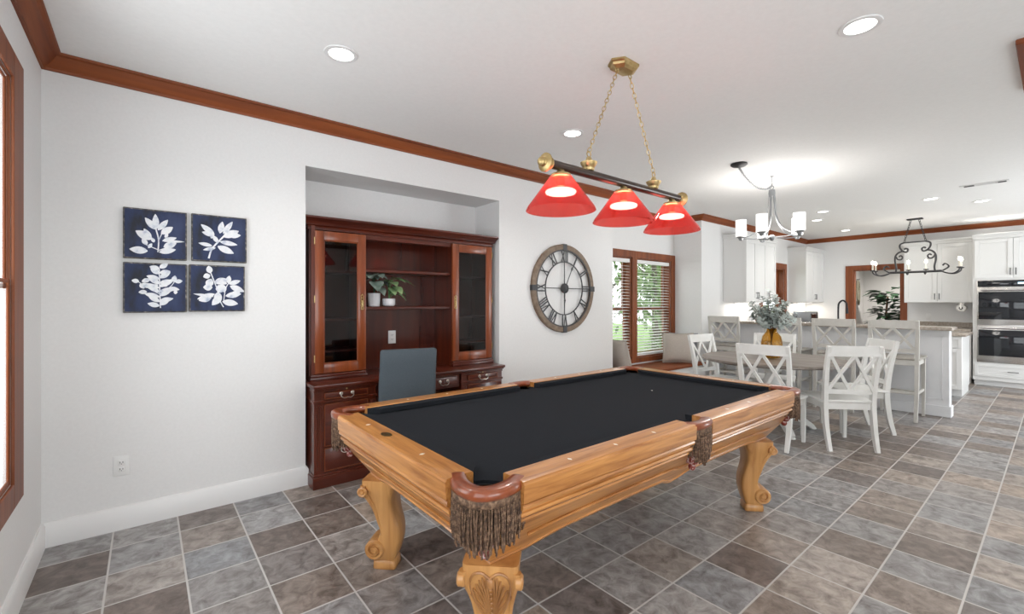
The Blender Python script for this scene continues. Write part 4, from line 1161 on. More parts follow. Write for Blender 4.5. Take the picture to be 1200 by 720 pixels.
# ------------------------------------------------------------------ window seat and pillows
t = thing('bench', ((BL+BR)/2, 3.70, 0), 'low wooden window bench under the bay windows', 'bench')
hw = (BR-BL)/2-0.002
mb = MB(); mb.box((-hw, -0.20, 0), (hw, 0.336, 0.40), 0.004, 1)
mb.build('base', 'trimwhite', t)
MB().box((-hw, -0.225, 0.40), (hw, 0.337, 0.435), 0.006).build('seat_top', 'cherry', t)
for k in range(3):
    w_ = 2*hw/3
    MB().box((-hw+k*w_+0.06, -0.212, 0.06), (-hw+(k+1)*w_-0.06, -0.198, 0.34), 0.005, 1).build('panel', 'trimwhite', t)
def pillow(loc, rot, label, m, s=0.46, th=0.15):
    mb = MB(); n = 14
    def P(i, j, side):
        u, v = -1+2*i/n, -1+2*j/n
        e = (1-abs(u)**2.6)*(1-abs(v)**2.6)
        pin = 1-0.07*(1-abs(u)**2)*(abs(v)**3)-0.0
        pin2 = 1-0.07*(1-abs(v)**2)*(abs(u)**3)
        return (u*s/2*pin2, side*th/2*max(e, 0)**0.55, v*s/2*pin)
    idx = {}
    for side in (-1, 1):
        for i in range(n+1):
            for j in range(n+1):
                edge = i in (0, n) or j in (0, n)
                key = (i, j) if edge else (i, j, side)
                if key not in idx: idx[key] = mb.bm.verts.new(P(i, j, side))
    g = lambda i, j, sd: idx[(i, j)] if (i in (0, n) or j in (0, n)) else idx[(i, j, sd)]
    for sd in (-1, 1):
        for i in range(n):
            for j in range(n):
                q = [g(i, j, sd), g(i+1, j, sd), g(i+1, j+1, sd), g(i, j+1, sd)]
                mb.bm.faces.new(q if sd < 0 else q[::-1])
    ed = [P(i, 0, 1) for i in range(n)]+[P(n, j, 1) for j in range(n)]+[P(n-i, n, 1) for i in range(n)]+[P(0, n-j, 1) for j in range(n)]
    o = mb.build('throw_pillow', m, None, sharp=3)
    o.location = loc; o.rotation_euler = rot
    tag(o, label, 'pillow')
    mb = MB(); mb.tube(ed, 0.006, 6, True); mb.build('piping', m, o)
    return o
pillow((6.30, 3.70, 0.672), (math.radians(-14), 0, math.radians(-52)), 'beige linen pillow on the window seat, below the right-hand window', 'linen')
pillow((6.60, 3.80, 0.66), (math.radians(-10), 0, math.radians(-72)), 'dark grey pillow behind the beige pillow on the window seat', 'greycush', 0.44, 0.12)
pillow((4.80, 3.66, 0.665), (math.radians(-14), 0, math.radians(72)), 'beige linen pillow at the left end of the window seat, by the clock wall', 'linen', 0.45, 0.14)

# ------------------------------------------------------------------ X-back dining chairs and bar stools
def xback(z0, z1, x0f, hw, mb, w=0.026, t=0.016):
    """double X between the back posts; x0f(z) -> x of the back plane"""
    for s in (-1, 1):
        a, b = (0.0, s*hw)
        for (ya, yb) in ((a, b), (b, a)):
            k = 0.006*(1 if ya == a else -1)
            mb.strip([(x0f(z0+(z1-z0)*q)+k, ya+(yb-ya)*q, z0+(z1-z0)*q) for q in (0, 0.25, 0.5, 0.75, 1)], (0, 1, 0), w, t)
    return mb
def make_chair(name, label, cat, group, paint, seatm, zs, zt, dep, wid, foot, xr):
    t = thing(name, (0, 0, 0), label, cat, 0, group)
    hw = wid/2
    xb = lambda z: xr(z)
    for s in (-1, 1):                                # rear legs run up into the back posts
        zz = [0, zs*0.3, zs*0.6, zs*0.95, zs+(zt-zs)*0.35, zs+(zt-zs)*0.7, zt]
        yy = [hw-0.025, hw-0.022, hw-0.02, hw-0.02, hw-0.016, hw-0.01, hw-0.008]
        P = spline([(xb(z), s*y, z) for z, y in zip(zz, yy)], 4)
        mb = MB(); n = len(P)
        mb.strip(P, (0, 1, 0), [0.030+0.008*math.sin(PI*i/(n-1)) for i in range(n)], [0.034+0.014*math.sin(PI*min(1, i/(n-1)*1.2)) for i in range(n)])
        mb.build('leg', paint, t)
    for s in (-1, 1):
        mb = MB()
        mb.strip([(dep-0.02, s*(hw-0.028), 0), (dep-0.02, s*(hw-0.028), zs*0.5), (dep-0.025, s*(hw-0.028), zs-0.02)], (0, 1, 0), [0.028, 0.034, 0.042], [0.028, 0.034, 0.042])
        mb.build('leg', paint, t)
    mb = MB()
    mb.box((0.0, -hw+0.015, zs-0.085), (0.022, hw-0.015, zs-0.022), 0.003, 1); mb.box((dep-0.04, -hw+0.03, zs-0.085), (dep-0.02, hw-0.03, zs-0.022), 0.003, 1)
    for s in (-1, 1): mb.box((0.01, s*(hw-0.03)-0.01, zs-0.085), (dep-0.03, s*(hw-0.03)+0.01, zs-0.022), 0.003, 1)
    mb.build('seat_frame', paint, t)
    mb = MB(); mb.box((-0.01, -hw-0.005, zs-0.022), (dep+0.012, hw+0.005, zs+0.006), 0.010, 3)
    mb.build('seat', seatm, t)
    # curved top rail and lower rail
    def curve(z, dy, bow):
        return [(xb(z)-bow*(1-(q)**2), q*dy, z) for q in (-1, -0.6, -0.2, 0.2, 0.6, 1)]
    zr = zt-0.045
    mb = MB(); mb.strip(curve(zr, hw-0.004, 0.016), (0, 0, 1), 0.095, 0.022)
    mb.build('top_rail', paint, t)
    zl = zs+0.085
    mb = MB(); mb.strip(curve(zl, hw-0.02, 0.012), (0, 0, 1), 0.042, 0.02)
    mb.build('lower_rail', paint, t)
    mb = MB(); xback(zl+0.01, zr-0.04, lambda z: xb(z)-0.012, hw-0.03, mb)
    mb.build('cross_slats', paint, t)
    if foot:
        for (z, part) in ((foot, 'footrest'),):
            MB().box((dep-0.038, -hw+0.035, z-0.02), (dep-0.01, hw-0.035, z+0.02), 0.004, 1).build(part, paint, t)
        for s in (-1, 1):
            MB().box((0.0, s*(hw-0.028)-0.009, foot+0.03), (dep-0.03, s*(hw-0.028)+0.009, foot+0.06), 0.003, 1).build('stretcher', paint, t)
        MB().box((-0.008, -hw+0.03, foot+0.03), (0.012, hw-0.03, foot+0.06), 0.003, 1).build('stretcher', paint, t)
    return t
def place(src, used, x, y, rz, label):
    o = src if not used else copy_tree(src)
    o.location = (x, y, 0); o.rotation_euler = (0, 0, rz); o['label'] = label
    return o
xr_c = lambda z: (-0.075*(1-z/0.44)**2 if z < 0.44 else -0.095*((z-0.44)/0.53)**1.5)
chair = make_chair('dining_chair', 'white X-back dining chair', 'chair', 'white X-back dining chairs', 'whitepaint', 'whitepaint', 0.455, 0.965, 0.43, 0.45, 0, xr_c)
for i, (x, y, a, l) in enumerate((
    (4.55, 1.77, 2, 'white X-back dining chair nearest the far end of the pool table, back to the camera'),
    (5.03, 1.24, 44, 'white X-back dining chair nearest the camera at the right of the table, fully visible'),
    (6.04, 1.27, 132, 'white X-back dining chair partly behind the right-hand chair, next to the bar stools'),
    (5.36, 2.76, -98, 'white X-back dining chair at the left end of the table beside the window seat'),
    (6.12, 2.28, 197, 'white X-back dining chair on the far side of the table, behind the amber vase'))):
    place(chair, i, x, y, math.radians(a), l)
xr_s = lambda z: (-0.05*(1-z/0.71)**2 if z < 0.71 else -0.05*((z-0.71)/0.445)**1.4)
stool = make_chair('bar_stool', 'greige X-back bar stool', 'bar stool', 'greige X-back bar stools along the bar', 'stool', 'stoolseat', 0.72, 1.155, 0.45, 0.45, 0.27, xr_s)
for i, (y, l) in enumerate(((1.24, 'greige X-back bar stool nearest the open end of the bar, rightmost of four'),
                            (1.83, 'greige X-back bar stool second from the open end of the bar'),
                            (2.42, 'greige X-back bar stool behind the vase of eucalyptus, third from the open end'),
                            (3.225, 'greige X-back bar stool at the wall end of the bar, by the window seat'))):
    place(stool, i, 6.80, y, math.radians(0), l)

# ------------------------------------------------------------------ round dining table, vase, eucalyptus
t = thing('dining_table', (5.28, 1.99, 0), 'round dining table with a weathered grey wooden top', 'dining table')
MB().lathe([(0.003, 0.722), (0.66, 0.722), (0.685, 0.728), (0.70, 0.736), (0.70, 0.752), (0.692, 0.76), (0.003, 0.76)], 72).build('tabletop', 'tabletop', t)
MB().lathe([(0.10, 0.12), (0.11, 0.15), (0.085, 0.20), (0.06, 0.28), (0.085, 0.38), (0.10, 0.46), (0.07, 0.56), (0.06, 0.60), (0.12, 0.66), (0.14, 0.721), (0.003, 0.721)], 32).build('pedestal', 'whitepaint', t)
for k in range(4):
    a = k*PI/2+PI/4; c, s = math.cos(a), math.sin(a)
    mb = MB(); mb.strip(spline([(0.05*c, 0.05*s, 0.17), (0.2*c, 0.2*s, 0.15), (0.36*c, 0.36*s, 0.06), (0.42*c, 0.42*s, 0.018)], 5), (-s, c, 0), 0.06, [0.09-0.055*i/15 for i in range(16)])
    mb.lathe([(0.03, 0), (0.034, 0.006), (0.028, 0.018), (0.003, 0.02)], 12, c=(0.42*c, 0.42*s, 0))
    mb.build('foot', 'whitepaint', t)
VX, VY = 5.26, 1.985
v = thing('vase', (VX, VY, 0.7602), 'ribbed amber glass vase on the round dining table', 'vase')
mb = MB(); rs = []
for r, z in ((0.045, 0), (0.075, 0.01), (0.098, 0.05), (0.10, 0.09), (0.098, 0.17), (0.085, 0.235), (0.05, 0.285), (0.042, 0.32), (0.039, 0.32), (0.046, 0.285), (0.081, 0.235), (0.094, 0.17), (0.096, 0.09), (0.094, 0.05), (0.07, 0.014), (0.003, 0.012)):
    rs.append([((r*(1+0.05*math.cos(16*2*PI*k/96)))*math.cos(2*PI*k/96), (r*(1+0.05*math.cos(16*2*PI*k/96)))*math.sin(2*PI*k/96), z) for k in range(96)])
mb.rings(rs); mb.build('body', 'amber', v, sharp=1.5)
e = thing('eucalyptus_bunch', (VX, VY, 0.775), 'dusty green eucalyptus branches standing in the amber vase', 'branches')
rnd = random.Random(21); sm = MB(); lm = MB()
for k in range(28):
    a = 2*PI*k/28*1.9+rnd.uniform(-.3, .3); sp_ = rnd.uniform(0.06, 0.31); h = rnd.uniform(0.46, 0.76)-sp_*0.35
    d = Vector((math.cos(a), math.sin(a), 0))
    P = spline([(-0.02*d.x, -0.02*d.y, 0.0), (0.02*d.x, 0.02*d.y, 0.28), d*sp_*0.55+Vector((0, 0, 0.28+(h-0.28)*0.55)), d*sp_+Vector((0, 0, h))], 6)
    sm.tube(P, [0.003]*10+[0.002]*(len(P)-10), 5)
    for i in range(8, len(P)):
        for s in (-1, 1, 0):
            b = P[i]; tg = (P[i]-P[i-1]).normalized()
            sd = tg.orthogonal(); sd.rotate(__import__('mathutils').Quaternion(tg, rnd.uniform(0, 2*PI)))
            lm.leaf(b, sd*1.0+tg*0.5, tg, rnd.uniform(0.036, 0.058), rnd.uniform(0.026, 0.040), 0.2, 3)
sm.build('stems', 'twig', e); lm.build('leaves', 'eucalyptus', e)

# ------------------------------------------------------------------ breakfast bar
t = thing('breakfast_bar', (7.42, 2.2, 0), 'pale grey breakfast bar front behind the stools', 'bar counter')
y0, y1 = 0.83-2.2, YB-0.001-2.2
MB().box((-0.07, y0, 0), (0.09, y1, 1.032), 0.004, 1).build('body', 'barpaint', t)
mb = MB(); mb.box((-0.086, y0-0.016, 0), (-0.07, y1-0.02, 0.13), 0.004, 1); mb.box((-0.07, y0-0.016, 0), (0.09, y0, 0.13), 0.004, 1)
mb.build('baseboard', 'barpaint', t)
mb = MB()
for k in range(4):
    a = y0+0.06+k*(y1-y0)/4
    for (p, q) in (((a, 0.2), (a+0.012, 0.96)), ((a+0.53, 0.2), (a+0.542, 0.96)), ((a, 0.2), (a+0.542, 0.212)), ((a, 0.948), (a+0.542, 0.96))):
        mb.box((-0.076, p[0], p[1]), (-0.07, q[0], q[1]))
mb.build('panel_moulding', 'barpaint', t)
o = MB().box((7.20, 0.79, 1.0325), (7.60, YB-0.0015, 1.072), 0.008).build('worktop', 'granite')
tag(o, 'brown stone top of the raised breakfast bar', 'worktop')

# cabinets -----------------------------------------------------------
def shaker(mb, fx, u0, u1, z0, z1, st=0.06):
    """shaker panel front, fx(u, d, z) with d outwards"""
    def bx(ua, ub, za, zb, d0, d1):
        p, q = fx(ua, d0, za), fx(ub, d1, zb)
        mb.box([min(p[i], q[i]) for i in range(3)], [max(p[i], q[i]) for i in range(3)], 0.002, 1)
    bx(u0, u0+st, z0, z1, 0, 0.02); bx(u1-st, u1, z0, z1, 0, 0.02); bx(u0+st, u1-st, z0, z0+st, 0, 0.02); bx(u0+st, u1-st, z1-st, z1, 0, 0.02)
    bx(u0+st, u1-st, z0+st, z1-st, 0, 0.010)
def pull(parent, fx, u, z, L=0.11, vert=True, m='iron'):
    mb = MB()
    e = [(u, z-L/2), (u, z+L/2)] if vert else [(u-L/2, z), (u+L/2, z)]
    mb.tube([fx(a, 0.045, b) for a, b in e], 0.0055, 8)
    for a, b in ((e[0][0]*0.9+e[1][0]*0.1, e[0][1]*0.9+e[1][1]*0.1), (e[0][0]*0.1+e[1][0]*0.9, e[0][1]*0.1+e[1][1]*0.9)):
        mb.tube([fx(a, 0.018, b), fx(a, 0.045, b)], 0.0045, 6)
    mb.build('handle', m, parent)
def cabinet(name, label, cat, org, axis, W, Dp, z0, z1, doors, drawers=(), crown=False, toe=0.0, hand='low', group=None):
    """org = front-left corner on plan seen from the front; axis: '-y' front faces -y, '-x' front faces -x"""
    t = thing(name, (org[0], org[1], 0), label, cat, 0, group)
    if axis == '-y': fx = lambda u, d, z: (u, -d, z)
    else: fx = lambda u, d, z: (-d, -u, z)
    def bx(mb, ua, ub, da, db, za, zb, bev=0.002):
        p, q = fx(ua, da, za), fx(ub, db, zb)
        mb.box([min(p[i], q[i]) for i in range(3)], [max(p[i], q[i]) for i in range(3)], bev, 1)
    mb = MB(); bx(mb, 0, W, 0, -Dp, z0+toe, z1)
    if toe: bx(mb, 0.01, W-0.01, -0.07, -Dp, z0, z0+toe)
    mb.build('carcass', 'cab', t)
    for (u0, u1, za, zb, hs) in doors:
        mb = MB(); shaker(mb, fx, u0+0.002, u1-0.002, za, zb)
        d = mb.build('door', 'cab', t)
        hu = u0+0.03 if hs == 'l' else u1-0.03
        pull(d, fx, hu, za+0.10 if hand == 'low' else zb-0.10)
    for (u0, u1, za, zb) in drawers:
        mb = MB(); shaker(mb, fx, u0+0.002, u1-0.002, za, zb, 0.04)
        d = mb.build('drawer', 'cab', t)
        pull(d, fx, (u0+u1)/2, (za+zb)/2, 0.12, False)
    if crown:
        mb = MB()
        for (o_, za, zb) in ((0.02, z1-0.02, z1+0.015), (0.035, z1+0.015, z1+0.035), (0.05, z1+0.035, z1+0.055)):
            bx(mb, 0.0 if crown == 'front' else -o_, W+o_ if crown == 'both' else W, o_, -Dp, za, zb, 0.003)
        mb.build('cornice', 'cab', t)
    return t
ZC0, ZC1 = 1.37, 2.43
w3 = 1.19/3
cabinet('wall_cabinet', 'white wall cabinet with three doors, nearer the camera, left of the kitchen window', 'cabinet', (7.48, 3.22), '-y', 1.19, YB-3.2205, ZC0, ZC1,
        [(0, w3, ZC0+0.01, ZC1-0.03, 'r'), (w3, 2*w3, ZC0+0.01, ZC1-0.03, 'l'), (2*w3, 1.19, ZC0+0.01, ZC1-0.03, 'l')], crown='both', group='white kitchen wall cabinets')
cabinet('wall_cabinet', 'white wall cabinet in the far corner, right of the kitchen window', 'cabinet', (10.26, 3.25), '-y', 1.035, YB-3.2505, ZC0, ZC1,
        [(0.0, 0.51, ZC0+0.01, ZC1-0.03, 'r'), (0.51, 1.035, ZC0+0.01, ZC1-0.03, 'l')], crown=True, group='white kitchen wall cabinets')
cabinet('wall_cabinet', 'white wall cabinet between the doorway and the double oven', 'cabinet', (10.95, 1.845), '-x', 0.90, XF-10.9505, 1.36, 2.43,
        [(0, 0.45, 1.37, 2.40, 'r'), (0.45, 0.90, 1.37, 2.40, 'l')], crown=True, group='white kitchen wall cabinets')
def base_run(label, org, axis, W, Dp, n, group='white base cabinets'):
    dw = W/n
    ds = [(i*dw, (i+1)*dw, 0.11, 0.70, 'r' if i % 2 == 0 else 'l') for i in range(n)]
    dr = [(i*dw, (i+1)*dw, 0.71, 0.865) for i in range(n)]
    return cabinet('base_cabinet', label, 'cabinet', org, axis, W, Dp, 0, 0.874, ds, dr, toe=0.10, hand='high', group=group)
base_run('white base cabinet under the kitchen window wall, bar end', (7.62, 2.97), '-y', 1.20, YB-2.9705, 2)
base_run('white base cabinet below the kitchen window', (8.83, 2.97), '-y', 1.20, YB-2.9705, 2)
base_run('white base cabinet in the far kitchen corner', (10.04, 2.97), '-y', 1.255, YB-2.9705, 2)
base_run('white base cabinet between the doorway and the double oven', (10.69, 1.845), '-x', 0.90, XF-10.6905, 2)
mb = MB(); mb.box((7.515, 2.945, 0.8745), (XF-0.001, YB-0.001, 0.914), 0.006); mb.box((7.6, YB-0.02, 0.914), (KX0-0.12, YB-0.001, 1.01), 0.003, 1); mb.box((KX1+0.12, YB-0.02, 0.914), (XF-0.001, YB-0.001, 1.01), 0.003, 1)
tag(mb.build('worktop', 'granite'), 'brown stone worktop along the kitchen window wall', 'worktop')
mb = MB(); mb.box((10.665, 0.946, 0.8745), (XF-0.001, 1.853, 0.914), 0.006); mb.box((XF-0.02, 0.946, 0.914), (XF-0.001, 1.853, 1.01), 0.003, 1)
tag(mb.build('worktop', 'granite'), 'short brown stone worktop and upstand beside the double oven', 'worktop')

# oven tower
OY = 0.925; OW = 0.90; OX = 10.64
tc = cabinet('oven_cabinet', 'tall white cabinet housing the double oven', 'cabinet', (OX, OY), '-x', OW, XF-OX-0.0005, 0, 2.43,
             [(0.02, 0.45, 1.76, 2.39, 'r'), (0.45, 0.88, 1.76, 2.39, 'l')], [(0.02, 0.88, 0.155, 0.355)], crown='front', toe=0.09)
ov = thing('double_oven', (OX-0.001, OY-0.45, 0.385), 'stainless steel double wall oven with black glass doors', 'oven')
def ob(part, y0, y1, z0, z1, x0, x1, m, parent, bev=0.004):
    return MB().box((x0, y0, z0), (x1, y1, z1), bev, 2).build(part, m, parent)
hw = 0.40
ob('frame', -hw, hw, 0.0, 1.34, -0.012, 0.0, 'steel', ov)
cpn = ob('control_panel', -hw+0.008, hw-0.008, 1.235, 1.335, -0.03, -0.012, 'ovenglass', ov)
ob('display', -0.16, -0.05, 1.272, 1.30, -0.0315, -0.0298, 'display', cpn, 0)
for (za, zb) in ((0.62, 1.215), (0.03, 0.60)):
    d = ob('oven_door', -hw+0.004, hw-0.004, za, zb, -0.045, -0.012, 'steel', ov)
    ob('oven_window', -hw+0.02, hw-0.02, za+0.085, zb-0.065, -0.049, -0.044, 'ovenglass', d)
    mb = MB(); mb.tube([(-0.085, -hw+0.05, zb-0.032), (-0.085, hw-0.05, zb-0.032)], 0.011, 12)
    for y in (-hw+0.08, hw-0.08): mb.tube([(-0.045, y, zb-0.032), (-0.085, y, zb-0.032)], 0.008, 8)
    mb.build('handle', 'steel', d)

# kitchen island
IX0, IX1, IY0, IY1 = 9.05, 9.82, 0.89, 2.60
cabinet('kitchen_island', 'white kitchen island cabinet beyond the end of the bar', 'cabinet', (IX0, IY1), '-x', IY1-IY0, IX1-IX0, 0, 0.874,
        [(0, 0.855, 0.11, 0.70, 'r'), (0.855, 1.71, 0.11, 0.70, 'l')], [(0, 0.855, 0.71, 0.865), (0.855, 1.71, 0.71, 0.865)], toe=0.10, hand='high')
tag(MB().box((IX0-0.04, IY0-0.04, 0.8745), (IX1+0.04, IY1+0.04, 0.914), 0.008).build('worktop', 'granite'), 'brown stone worktop of the kitchen island', 'worktop')
f = thing('kitchen_faucet', (9.30, 2.44, 0.9142), 'tall black gooseneck faucet in front of the wood-cased doorway', 'faucet')
MB().lathe([(0.028, 0), (0.028, 0.008), (0.018, 0.014), (0.016, 0.12), (0.003, 0.125)], 16).build('base', 'black', f)
mb = MB(); mb.tube(spline([(0, 0, 0.1), (0, 0, 0.36), (0.004, -0.012, 0.44), (0.015, -0.06, 0.485), (0.02, -0.11, 0.44), (0.02, -0.12, 0.36)], 6), 0.014, 10); mb.build('spout', 'black', f)
MB().cyl((0.02, -0.12, 0.36), (0.02, -0.12, 0.26), 0.016, 0.021, 12).build('spray_head', 'black', f)
MB().tube([(0.015, 0, 0.09), (0.06, 0.02, 0.12)], 0.006, 8).build('handle', 'black', f)

# things on the worktop by the window ------------------------------
WZ = 0.9142
t = thing('toaster_oven', (10.25, 3.24, WZ), 'dark steel toaster oven in the kitchen corner, below the far wall cabinet', 'toaster oven')
MB().box((-0.22, -0.15, 0.01), (0.22, 0.15, 0.27), 0.012).build('body', 'gunmetal', t)
MB().box((-0.20, -0.158, 0.04), (0.10, -0.148, 0.24), 0.004, 1).build('door', 'ovenglass', t)
MB().box((0.11, -0.156, 0.03), (0.21, -0.148, 0.25), 0.004, 1).build('control_panel', 'black', t)
mb = MB(); mb.tube([(-0.18, -0.175, 0.225), (0.08, -0.175, 0.225)], 0.007, 8); mb.build('handle', 'steel', t)
for sx in (-1, 1):
    for sy in (-1, 1): MB().cyl((sx*0.18, sy*0.11, 0), (sx*0.18, sy*0.11, 0.012), 0.015, n=10).build('foot', 'black', t)
t = thing('kettle', (9.55, 3.22, WZ), 'black gooseneck kettle on the worktop under the kitchen window', 'kettle')
MB().lathe([(0.08, 0), (0.085, 0.01), (0.075, 0.10), (0.06, 0.15), (0.03, 0.16), (0.003, 0.165)], 24).build('body', 'black', t)
MB().ball((0, 0, 0.175), 0.014, 10, 8).build('lid_knob', 'black', t)
mb = MB(); mb.tube(spline([(0.07, 0, 0.04), (0.12, 0, 0.08), (0.13, 0, 0.16), (0.17, 0, 0.19)], 5), 0.009, 8); mb.build('spout', 'black', t)
mb = MB(); mb.tube(spline([(-0.06, 0, 0.14), (-0.12, 0, 0.17), (-0.14, 0, 0.10), (-0.10, 0, 0.05)], 5), 0.009, 8); mb.build('handle', 'black', t)
t = thing('herb_pot', (9.15, 3.26, WZ), 'small leafy herb in a dark pot on the worktop, left of the kettle', 'plant')
MB().lathe([(0.05, 0), (0.065, 0.11), (0.06, 0.115), (0.055, 0.1), (0.003, 0.1)], 20).build('pot', 'soil', t)
mb = MB()
for i in range(70):
    a = rnd.uniform(0, 2*PI); h = rnd.uniform(0.03, 0.17); d = Vector((math.cos(a), math.sin(a), rnd.uniform(-.2, .8)))
    mb.leaf(Vector((0, 0, 0.1+h))+d*rnd.uniform(0.0, 0.07), d, (0, 0, 1), 0.07, 0.04, 0.3, 3)
mb.build('leaves', 'leafdark', t)
t = thing('utensil_crock', (8.12, 3.26, WZ), 'dark red crock of cooking utensils under the nearer wall cabinet', 'utensil crock')
MB().lathe([(0.055, 0), (0.06, 0.01), (0.06, 0.16), (0.055, 0.165), (0.052, 0.15), (0.003, 0.15)], 20).build('crock', 'leather', t)
for k in range(4):
    a = k*1.6; mb = MB(); p = (0.07*math.cos(a), 0.07*math.sin(a), 0.32)
    mb.tube([(0.02*math.cos(a), 0.02*math.sin(a), 0.152), p], 0.006, 6); mb.ball(p, 0.026, 8, 6, (1, 0.5, 1.3))
    mb.build('utensil', 'twig' if k % 2 else 'black', t)
t = thing('canister', (7.86, 3.30, WZ), 'white ceramic canister with a lid under the nearer wall cabinet', 'canister')
MB().lathe([(0.06, 0), (0.066, 0.01), (0.066, 0.19), (0.06, 0.2), (0.003, 0.2)], 24).build('body', 'pot', t)
MB().lathe([(0.062, 0.2), (0.062, 0.215), (0.03, 0.225), (0.014, 0.23), (0.016, 0.25), (0.003, 0.255)], 24).build('lid', 'pot', t)
outlet((XF-0.0005, 1.56, 1.10), 'white power outlet on the far wall above the worktop beside the doorway', PI/2)
t = thing('paper_towel_roll', (11.02, 1.09, 1.268), 'paper towel roll mounted under the wall cabinet beside the oven', 'paper towel')
MB().lathe([(0.02, -0.13), (0.06, -0.13), (0.06, 0.13), (0.02, 0.13)], 28, axis='x').build('roll', 'paper', t)
MB().lathe([(0.003, -0.14), (0.026, -0.138), (0.026, 0.138), (0.003, 0.14)], 14, axis='x').build('spindle', 'black', t)
mb = MB()
for x in (-0.15, 0.14): mb.box((x, -0.012, -0.012), (x+0.008, 0.012, 0.0915))
mb.build('bracket', 'nickel', t)
# strip lights fixed under the wall cabinets
for (x, y, L, l) in ((8.07, 3.42, 1.0, 'slim lit strip under the nearer wall cabinet'), (10.78, 3.42, 0.8, 'slim lit strip under the far corner wall cabinet')):
    t = thing('cabinet_light', (x, y, ZC0-0.0005), l, 'light', group='under-cabinet lights')
    MB().box((-L/2, -0.02, -0.012), (L/2, 0.02, 0), 0.002, 1).build('housing', 'plastic', t)
    MB().box((-L/2+0.02, -0.014, -0.0135), (L/2-0.02, 0.014, -0.0119)).build('lens', 'lens', t)
    la = bpy.data.lights.new('strip', 'AREA'); la.shape = 'RECTANGLE'; la.size = L-0.05; la.size_y = 0.03; la.energy = 3; la.color = (1, 0.93, 0.82)
    lo = bpy.data.objects.new('strip', la); lo.location = (0, 0, -0.016); lo.parent = t; COL.objects.link(lo)

# hall beyond the doorway: fiddle-leaf plant, rope coil
t = thing('potted_tree', (12.75, 2.43, 0), 'dark green leafy potted tree in the hall beyond the doorway', 'plant')
MB().lathe([(0.14, 0), (0.17, 0.02), (0.19, 0.34), (0.17, 0.35), (0.165, 0.32), (0.003, 0.32)], 24).build('pot', 'pot', t)
mb = MB(); mb.tube(spline([(0, 0, 0.3), (0.03, 0.02, 0.7), (-0.02, 0.02, 1.1), (0.02, 0, 1.5)], 5), 0.018, 8); mb.build('trunk', 'twig', t)
mb = MB()
for i in range(120):
    z = rnd.uniform(0.75, 1.62); a = i*2.4; d = Vector((math.cos(a), math.sin(a), rnd.uniform(-0.1, 0.7)))
    mb.leaf(Vector((0, 0, z))+d*rnd.uniform(0.04, 0.24), d, (0, 0, 1), rnd.uniform(0.2, 0.3), rnd.uniform(0.12, 0.19), 0.35, 5)
mb.build('leaves', 'leafdark', t)
t = thing('rope_coil', (13.0, 3.038, 1.64), 'olive rope coil hanging from a hook on the hall wall', 'rope')
mb = MB()
for k in range(5):
    o_ = (k-2)*0.012
    mb.tube([((0.10-0.004*k)*math.sin(2*PI*i/28)+o_, -0.02-0.006*(k % 3), 0.25*math.cos(2*PI*i/28)-0.02*k) for i in range(28)], 0.011, 7, True)
mb.build('coil', 'rope', t)
mb = MB(); mb.tube([(0, 0.011, 0.27), (0, -0.04, 0.265), (0, -0.045, 0.285)], 0.007, 7); mb.build('hook', 'black', t)

# ------------------------------------------------------------------ chandelier over the dining table
c = thing('chandelier', (5.28, 1.99, 0), 'brushed grey chandelier with frosted glass cylinder shades over the round table', 'chandelier')
dxc, dyc = 4.556-5.28, 2.019-1.99
MB().lathe([(0.075, HC-0.0008), (0.078, HC-0.012), (0.06, HC-0.026), (0.02, HC-0.034), (0.003, HC-0.04)], 28, c=(dxc, dyc, 0)).build('canopy', 'iron', c)
mb = MB()
P = spline([(dxc, dyc, HC-0.04), (dxc*0.8, dyc*0.8, HC-0.115), (dxc*0.5, dyc*0.5, HC-0.175), (dxc*0.2, dyc*0.2, HC-0.165), (0, 0, HC-0.105)], 5)
for i in range(len(P)-1): chain_links(mb, P[i], P[i+1], 0.034, 0.009, 0.0028)
mb.build('chain', 'gunmetal', c)
mb = MB(); mb.tube(spline([(0, 0, HC-0.001), (0, 0, HC-0.05), (0.012, 0, HC-0.08), (0, 0, HC-0.105), (-0.012, 0, HC-0.085)], 4), 0.004, 7); mb.lathe([(0.02, HC-0.0008), (0.018, HC-0.008), (0.003, HC-0.01)], 14); mb.torus((0, 0, HC-0.125), 0.018, 0.004, 'x', 16, 6)
mb.build('ceiling_hook', 'gunmetal', c)
MB().lathe([(0.012, 2.60), (0.03, 2.59), (0.034, 2.55), (0.03, 2.52), (0.012, 2.51)], 20).build('top_cap', 'gunmetal', c)
MB().lathe([(0.003, 2.035), (0.018, 2.045), (0.03, 2.07), (0.03, 2.085), (0.012, 2.10), (0.003, 2.10)], 20).build('hub', 'gunmetal', c)
for k in range(5):
    a = 2*PI*k/5+math.radians(183); ca, sa = math.cos(a), math.sin(a)
    R_ = 0.30
    arm = MB().strip(spline([(0.026*ca, 0.026*sa, 2.585), (0.032*ca, 0.032*sa, 2.45), (0.05*ca, 0.05*sa, 2.30), (0.11*ca, 0.11*sa, 2.18), (0.20*ca, 0.20*sa, 2.11), (R_*ca, R_*sa, 2.08)], 5), (-sa, ca, 0), 0.022, 0.007)
    arm.strip([(0.02*ca, 0.02*sa, 2.075), (0.17*ca, 0.17*sa, 2.065), (R_*ca, R_*sa, 2.08)], (-sa, ca, 0), 0.02, 0.008)
    ao = arm.build('arm', 'gunmetal', c)
    MB().lathe([(0.003, 2.055), (0.02, 2.06), (0.03, 2.085), (0.045, 2.095), (0.045, 2.102), (0.003, 2.102)], 20, c=(R_*ca, R_*sa, 0)).build('cup', 'gunmetal', ao)
    MB().lathe([(0.053, 2.103), (0.055, 2.108), (0.055, 2.285), (0.051, 2.285), (0.051, 2.112), (0.003, 2.108)], 24, c=(R_*ca, R_*sa, 0)).build('shade', 'frost', ao)
